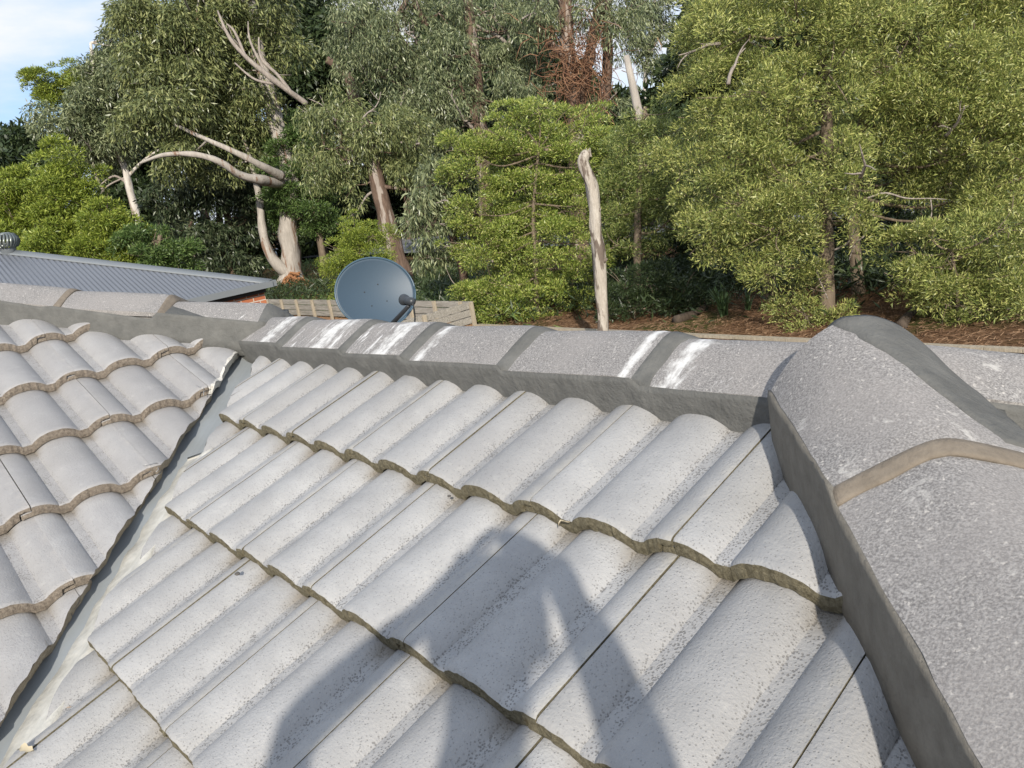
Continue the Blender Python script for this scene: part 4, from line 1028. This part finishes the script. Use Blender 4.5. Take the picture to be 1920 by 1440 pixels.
# --- far wood behind everything: separate trees across the road
k_ = 0
FAR = [(255, 385, 65), (300, 430, 60), (330, 480, 80), (270, 500, 70), (170, 470, 80), (20, 440, 80), (450, 450, 80), (620, 440, 80), (60, 330, 95), (-60, 380, 90), (230, 260, 95), (380, 150, 130), (520, 60, 150), (470, 300, 110), (640, 130, 130), (600, 330, 100), (760, 210, 130), (740, 380, 90), (890, 280, 130), (880, 60, 110), (1010, 160, 120), (1010, 340, 110), (1120, 250, 90), (1250, 240, 85), (1330, 330, 110), (1440, 240, 140), (1560, 160, 150), (1690, 220, 150), (1820, 160, 150), (1930, 230, 140), (1700, 380, 90), (1880, 380, 80), (1240, 380, 80), (1520, 390, 80), (1400, 40, 150), (1760, 0, 170), (1300, 180, 70)]
for px, py, r in FAR:
    D = (44 if px < 800 else 34 if px < 1200 else 29) + random.uniform(-3, 4)
    hy = 334+(960-px)*.167
    bl = [(px+random.uniform(-.45, .45)*r, py+random.uniform(-.5, .6)*r, r*random.uniform(.42, .62), random.uniform(-2, 2)) for _ in range(7)]
    lb = 'dark far tree in the wood across the road, one of many in its shadowed mass'
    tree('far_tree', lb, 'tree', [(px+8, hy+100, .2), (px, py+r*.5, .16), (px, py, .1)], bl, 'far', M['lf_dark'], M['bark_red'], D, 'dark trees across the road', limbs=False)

# --- strappy grass, fallen wood, litter, grass
M['strap'] = mat_leaf('strap_leaf', (.05, .09, .03), (.09, .15, .06), (.16, .24, .11), .4, .2)
def tuft(name, label, px, py, D, n, h, group=None):
    c = at(px, py, D); c.z = ground_z(c.x, c.y); b = MB()
    for _ in range(n):
        a = random.uniform(0, 2*math.pi); o = Vector((math.cos(a), math.sin(a), 0)); sdv = Vector((-o.y, o.x, 0))*random.uniform(.005, .009)
        hh = h*random.uniform(.6, 1.1); sp_ = random.uniform(.15, .7)*h
        rows = [[c+o*random.uniform(0, .06)-sdv, c+sdv], [c+o*sp_*.35+Vector((0, 0, hh*.6))-sdv, c+o*sp_*.35+Vector((0, 0, hh*.6))+sdv], [c+o*sp_*.75+Vector((0, 0, hh*.95))-sdv*.7, c+o*sp_*.75+Vector((0, 0, hh*.95))+sdv*.7], [c+o*sp_*1.1+Vector((0, 0, hh*.9))-sdv*.1, c+o*sp_*1.1+Vector((0, 0, hh*.9))+sdv*.1]]
        b.loft(rows, closed=False, caps=False)
    o_t = b.build(name, M['strap'], None, True); return tag(o_t, label, 'grass plant', group)
tuft('strappy_grass', 'blue green strappy grass clump on the bark mulch, left of the tall wattle trunk', 1357, 588, 12.2, 90, .42)
tuft('strappy_grass', 'thin small strappy grass tuft beside the larger clump under the tall wattle', 1405, 585, 12.4, 25, .30)
M['log'] = mat_bark('old_log', (.045, .034, .026), (.11, .085, .065))
def log(label, pts, r, D):
    q = []
    for x, y, *e in pts:
        p = at_z(x, y, -1.93+r*.6); p.z = ground_z(p.x, p.y)+r*.6; q.append(p)
    b = MB(); b.tube(smooth_path(q, 5), list(np.linspace(r, r*.7, 5*(len(q)-1)+1)), 9, .4); tag(b.build('fallen_log', M['log'], None, True), label, 'log')
log('thick dark log lying on the bark mulch left of the strappy grass', [(1268, 598), (1300, 585), (1322, 576)], .075, 11.6)
log('dark fallen branch on the mulch just right of the near hip top', [(1690, 612), (1705, 590), (1718, 575)], .06, 10.2)
t_b = MB()
lit_n = 0
for _ in range(9500):
    x, y = random.uniform(-9.5, 2.5), 7.68 + abs(random.gauss(0, 1.5))
    if y > 13: continue
    z = ground_z(x, y) + .012; a = random.uniform(0, math.pi); l_ = random.uniform(.02, .12); d = Vector((math.cos(a), math.sin(a), random.uniform(-.15, .2)))*l_
    p = Vector((x, y, z)); t_b.tube([p-d*.5, p+d*.5+Vector((0, 0, .008))], [.004, .002], 3, 0, False)
M['litter'] = mat_leaf('bark_litter', (.10, .055, .03), (.21, .12, .065), (.34, .22, .13), .9, .02)
tag(t_b.build('bark_litter', M['litter']), 'reddish brown bark strips and twigs strewn over the ground behind the fence', 'bark litter', None, 'stuff')
def ground_cover(name, label, boxes, leaf, n, h):
    P, Dd = [], []
    for (px, py, D, rx, ry) in boxes:
        c = at(px, py, D)
        for _ in range(n):
            x, y = c.x+random.gauss(0, rx), c.y+random.gauss(0, ry)
            if y < 7.75: continue
            P.append((x, y, ground_z(x, y)+random.random()*h*1.6)); Dd.append((random.gauss(0, .9), random.gauss(0, .9), .6))
    P, Dd = np.array(P), np.array(Dd, float); n_ = len(P)
    tag(link(name, leaf_mesh(P, Dd, rng.uniform(.4, 1, n_)*h, rng.uniform(.2, .4, n_)*h*.35), leaf), label, name.replace('_', ' '), None, 'stuff')
ground_cover('grass', 'bright green grass and weeds along the back of the plank fence and by the road',
             [(610, 545, 20, 1.3, .5), (650, 550, 19, 1.2, .4), (800, 545, 17, .9, .4), (830, 555, 15.5, .8, .4), (575, 505, 36, 2.2, 1.0), (620, 508, 35, 2, 1), (760, 520, 24, 1.5, .8), (900, 600, 13.2, .5, .3)], M['lf_green'], 900, .22)
ground_cover('undergrowth', 'dark green undergrowth in the shade between the tree trunks',
             [(820, 520, 19, 1.5, 1.2), (780, 500, 24, 2.0, 1.5), (880, 540, 16, 1.0, 1.0), (420, 520, 27, 2.5, 1.5), (480, 515, 26, 1.5, 1.5), (1230, 545, 15, 1.4, 1.0), (1700, 560, 13.5, 1.2, .8), (1330, 540, 15.5, 1.2, .8)], M['lf_dark'], 5200, .26)
print('leaves', N_LEAF)

# ------------------------------------------------------------------ the person taking the picture, kneeling behind the camera
def person():
    V = [(2.66, -1.42, -.20, .16, .12), (2.60, -1.33, .05, .15, .115), (2.53, -1.24, .27, .165, .12), (2.49, -1.175, .41, .09, .08), (2.468, -1.135, .485, .052, .052),
         (2.452, -1.105, .55, .078, .085), (2.445, -1.095, .625, .075, .085)]
    E = [(0, 1), (1, 2), (2, 3), (3, 4), (4, 5), (5, 6)]
    def chain(start, pts):
        k = start
        for p in pts: V.append(p if len(p) == 5 else (*p, p[3])); E.append((k, len(V)-1)); k = len(V)-1
        return k
    def hand(start, palm, fdir, curl, thumb):
        palm = Vector(palm); fd = Vector(fdir).normalized(); cu = Vector(curl).normalized(); sp_ = fd.cross(cu).normalized()
        k = chain(start, [(*(palm), .026)])
        for q, ln_ in enumerate((.068, .078, .074, .058)):
            o_ = palm + sp_*(q-1.5)*.019 + fd*.035
            chain(k, [(*o_, .0095), (*(o_+fd*ln_*.5+cu*.010), .009), (*(o_+fd*ln_*.75+cu*.032), .008)])
        th = Vector(thumb).normalized(); o_ = palm - sp_*.030
        chain(k, [(*o_, .012), (*(o_+th*.03), .011), (*(o_+th*.055+cu*.01), .009)])
    rs = chain(2, [(2.60, -1.09, .35, .066)]); ls = chain(2, [(2.42, -1.40, .385, .066)])
    re_ = chain(rs, [(2.54, -.99, .355, .050), (2.465, -.90, .355, .045)]); le = chain(ls, [(2.30, -1.36, .41, .050), (2.155, -1.27, .425, .045)])
    rw = chain(re_, [(2.385, -.855, .43, .040), (2.315, -.83, .49, .028)]); lw = chain(le, [(2.155, -1.11, .47, .040), (2.165, -.99, .50, .028)])
    hand(rw, (2.295, -.825, .53), (-.35, -.25, .45), (-.5, -.4, .1), (-.3, -.5, .5))
    hand(lw, (2.168, -.945, .53), (.1, .35, .45), (.35, .45, .1), (.35, .35, .5))
    for hp_, kn, an, toe in (((2.57, -1.50, -.23), (2.27, -1.24, -.43), (2.60, -1.56, -.565), (2.72, -1.64, -.615)), ((2.75, -1.34, -.22), (2.45, -1.02, -.345), (2.78, -1.36, -.485), (2.90, -1.44, -.54))):
        chain(0, [(*hp_, .10), (*((Vector(hp_)+Vector(kn))/2), .078), (*kn, .060), (*((Vector(kn)+Vector(an))/2), .055), (*an, .042), (*toe, .038)])
    me = bpy.data.meshes.new('body'); me.from_pydata([v[:3] for v in V], E, []); me.update()
    o = bpy.data.objects.new('body_rig', me); col.objects.link(o)
    sk = o.modifiers.new('skin', 'SKIN'); sk.use_smooth_shade = True
    for i, v in enumerate(V):
        d = me.skin_vertices[0].data[i]; d.radius = (v[3], v[4] if len(v) > 4 else v[3]); d.use_root = (i == 0)
    ss = o.modifiers.new('sub', 'SUBSURF'); ss.levels = 1; ss.render_levels = 1
    dg = bpy.context.evaluated_depsgraph_get(); m2 = bpy.data.meshes.new_from_object(o.evaluated_get(dg)); bpy.data.objects.remove(o)
    mats = [mat_plain('work_shirt', (.05, .07, .11), .85), mat_plain('skin', (.45, .27, .19), .55), mat_plain('work_trousers', (.06, .055, .05), .9), mat_plain('boots', (.09, .055, .03), .7)]
    m2.materials.clear()
    for m in mats: m2.materials.append(m)
    for p in m2.polygons:
        c = p.center; p.use_smooth = True
        hands = (c - Vector((2.29, -.82, .53))).length < .11 or (c - Vector((2.168, -.94, .53))).length < .11
        p.material_index = 1 if (c.z > .45 and c.y < -1.04 and c.x > 2.3) or hands else (2 if c.z < -.16 else 0)
        if (c - Vector((2.67, -1.61, -.60))).length < .13 or (c - Vector((2.85, -1.41, -.52))).length < .13: p.material_index = 3
    t = thing('person', 'kneeling person in a dark shirt holding up a phone, whose shadow falls across the tiles', 'person')
    b_ = bpy.data.objects.new('body', m2); col.objects.link(b_); b_.parent = t
    b = MB(); hc = Vector((2.456, -1.105, .60)); fw = Vector((-.757, .607, 0)).normalized(); sw = Vector((.607, .757, 0)).normalized()
    rows = []
    for q in range(9):
        ph = math.pi*.5*q/8
        rows.append([hc + (fw*math.cos(a)*.112 + sw*math.sin(a)*.095)*max(.02, math.cos(ph)) + Vector((0, 0, .10*math.sin(ph) + .02 - (.035 if math.cos(a) < 0 else 0)*math.cos(ph))) for a in [2*math.pi*k/20 for k in range(20)]])
    b.loft(rows); b.loft([[hc+Vector((0, 0, .028))+fw*.10+sw*x for x in (-.07, 0, .07)] + [hc+Vector((0, 0, .022))+fw*.10+sw*x for x in (.07, 0, -.07)], [hc+Vector((0, 0, .015))+fw*.17+sw*x for x in (-.05, 0, .05)] + [hc+Vector((0, 0, .010))+fw*.17+sw*x for x in (.05, 0, -.05)]])
    b.build('cap', mats[0], t, True)
    # face: nose, ears, eyes
    fc_ = Vector((2.45, -1.10, .57)) + fw*.086
    b = MB(); b.loft([[fc_+Vector((0, 0, .03)), fc_+sw*.008+Vector((0, 0, .028)), fc_-sw*.008+Vector((0, 0, .028))], [fc_+fw*.026-Vector((0, 0, .012)), fc_+sw*.016-Vector((0, 0, .016)), fc_-sw*.016-Vector((0, 0, .016))]]); b.build('nose', mats[1], t)
    for sg in (-1, 1):
        b = MB(); b.lathe([(.004, -.004), (.012, 0), (.004, .005)], fc_+sw*sg*.03+Vector((0, 0, .035))-fw*.006, fw, 10); b.build('eye', mats[2], t, True)
        b = MB(); b.lathe([(.01, -.01), (.03, 0), (.022, .01)], Vector((2.45, -1.103, .58))+sw*sg*.082, sw*sg, 12); b.build('ear', mats[1], t, True)
    ph = thing('phone', 'dark phone held up sideways by the kneeling person', 'phone')
    c = CAM - _f*.012 - _r*.055 - _u*.025
    b = MB(); b.box(c, (.150, .074, .008), (_r, _u, _f)); b.build('phone_body', M['black'], ph)
    b = MB(); b.box(c - _f*.0045, (.142, .066, .001), (_r, _u, _f)); b.build('screen', mat_plain('dark_glass', (.02, .02, .025), .1), ph)
person()

# ------------------------------------------------------------------ small things lying on the tiles
def on_R(px, py, up=.0):
    n_ = Vector((0, -SP, CP)); v = ray(px, py); t_ = (up - n_.dot(CAM))/n_.dot(v); return CAM+v*t_
M['stone'] = mat_rough('dark_stone', (.07, .065, .06), (.16, .15, .14), 80)
M['dryleaf'] = mat_plain('dry_leaf', (.42, .36, .25), .8, 0, .15, 30)
def pebble(px, py, r, label):
    bm = bmesh.new(); bmesh.ops.create_icosphere(bm, subdivisions=2, radius=r)
    for v in bm.verts: v.co *= 1+.35*mnoise.noise(v.co/r*1.1+Vector((px, 0, 0))); v.co.z *= .6
    me = bpy.data.meshes.new('pebble'); bm.to_mesh(me); bm.free()
    o = link('pebble', me, M['stone'], None, True); o.location = on_R(px, py, -.016); tag(o, label, 'pebble')
pebble(445, 1076, .0055, 'dark pebble on a joint roll near the left end of the third course up')
pebble(842, 930, .0035, 'tiny dark pebble on a tile in the middle of the near slope')
def dry_leaf(name, px, py, l_, wd, ang, label):
    c = on_R(px, py, -.010); U = Vector((math.cos(ang), math.sin(ang)*CP, math.sin(ang)*SP)); Nn = Vector((0, -SP, CP)); S_ = U.cross(Nn)
    b = MB(); rows = []
    for q in range(9):
        f = q/8; w_ = wd*math.sin(math.pi*min(.98, f*.95+.03))**.8; k = c + U*(f-.5)*l_ + Nn*(.004+.006*math.sin(f*5))
        rows.append([k - S_*w_*(.5+.2*math.sin(q*2.3)) + Nn*.003, k, k + S_*w_*(.5+.2*math.cos(q*2.9)) + Nn*.004])
    b.loft(rows, closed=False, caps=False); tag(b.build(name, M['dryleaf'], None, True), label, 'leaf')
dry_leaf('dry_leaf', 52, 1408, .034, .014, .5, 'torn pale dry leaf on the tile at the bottom left corner')
dry_leaf('dry_leaf', 1060, 985, .020, .005, 1.2, 'thin straw coloured leaf sliver caught at a mossy tile edge')
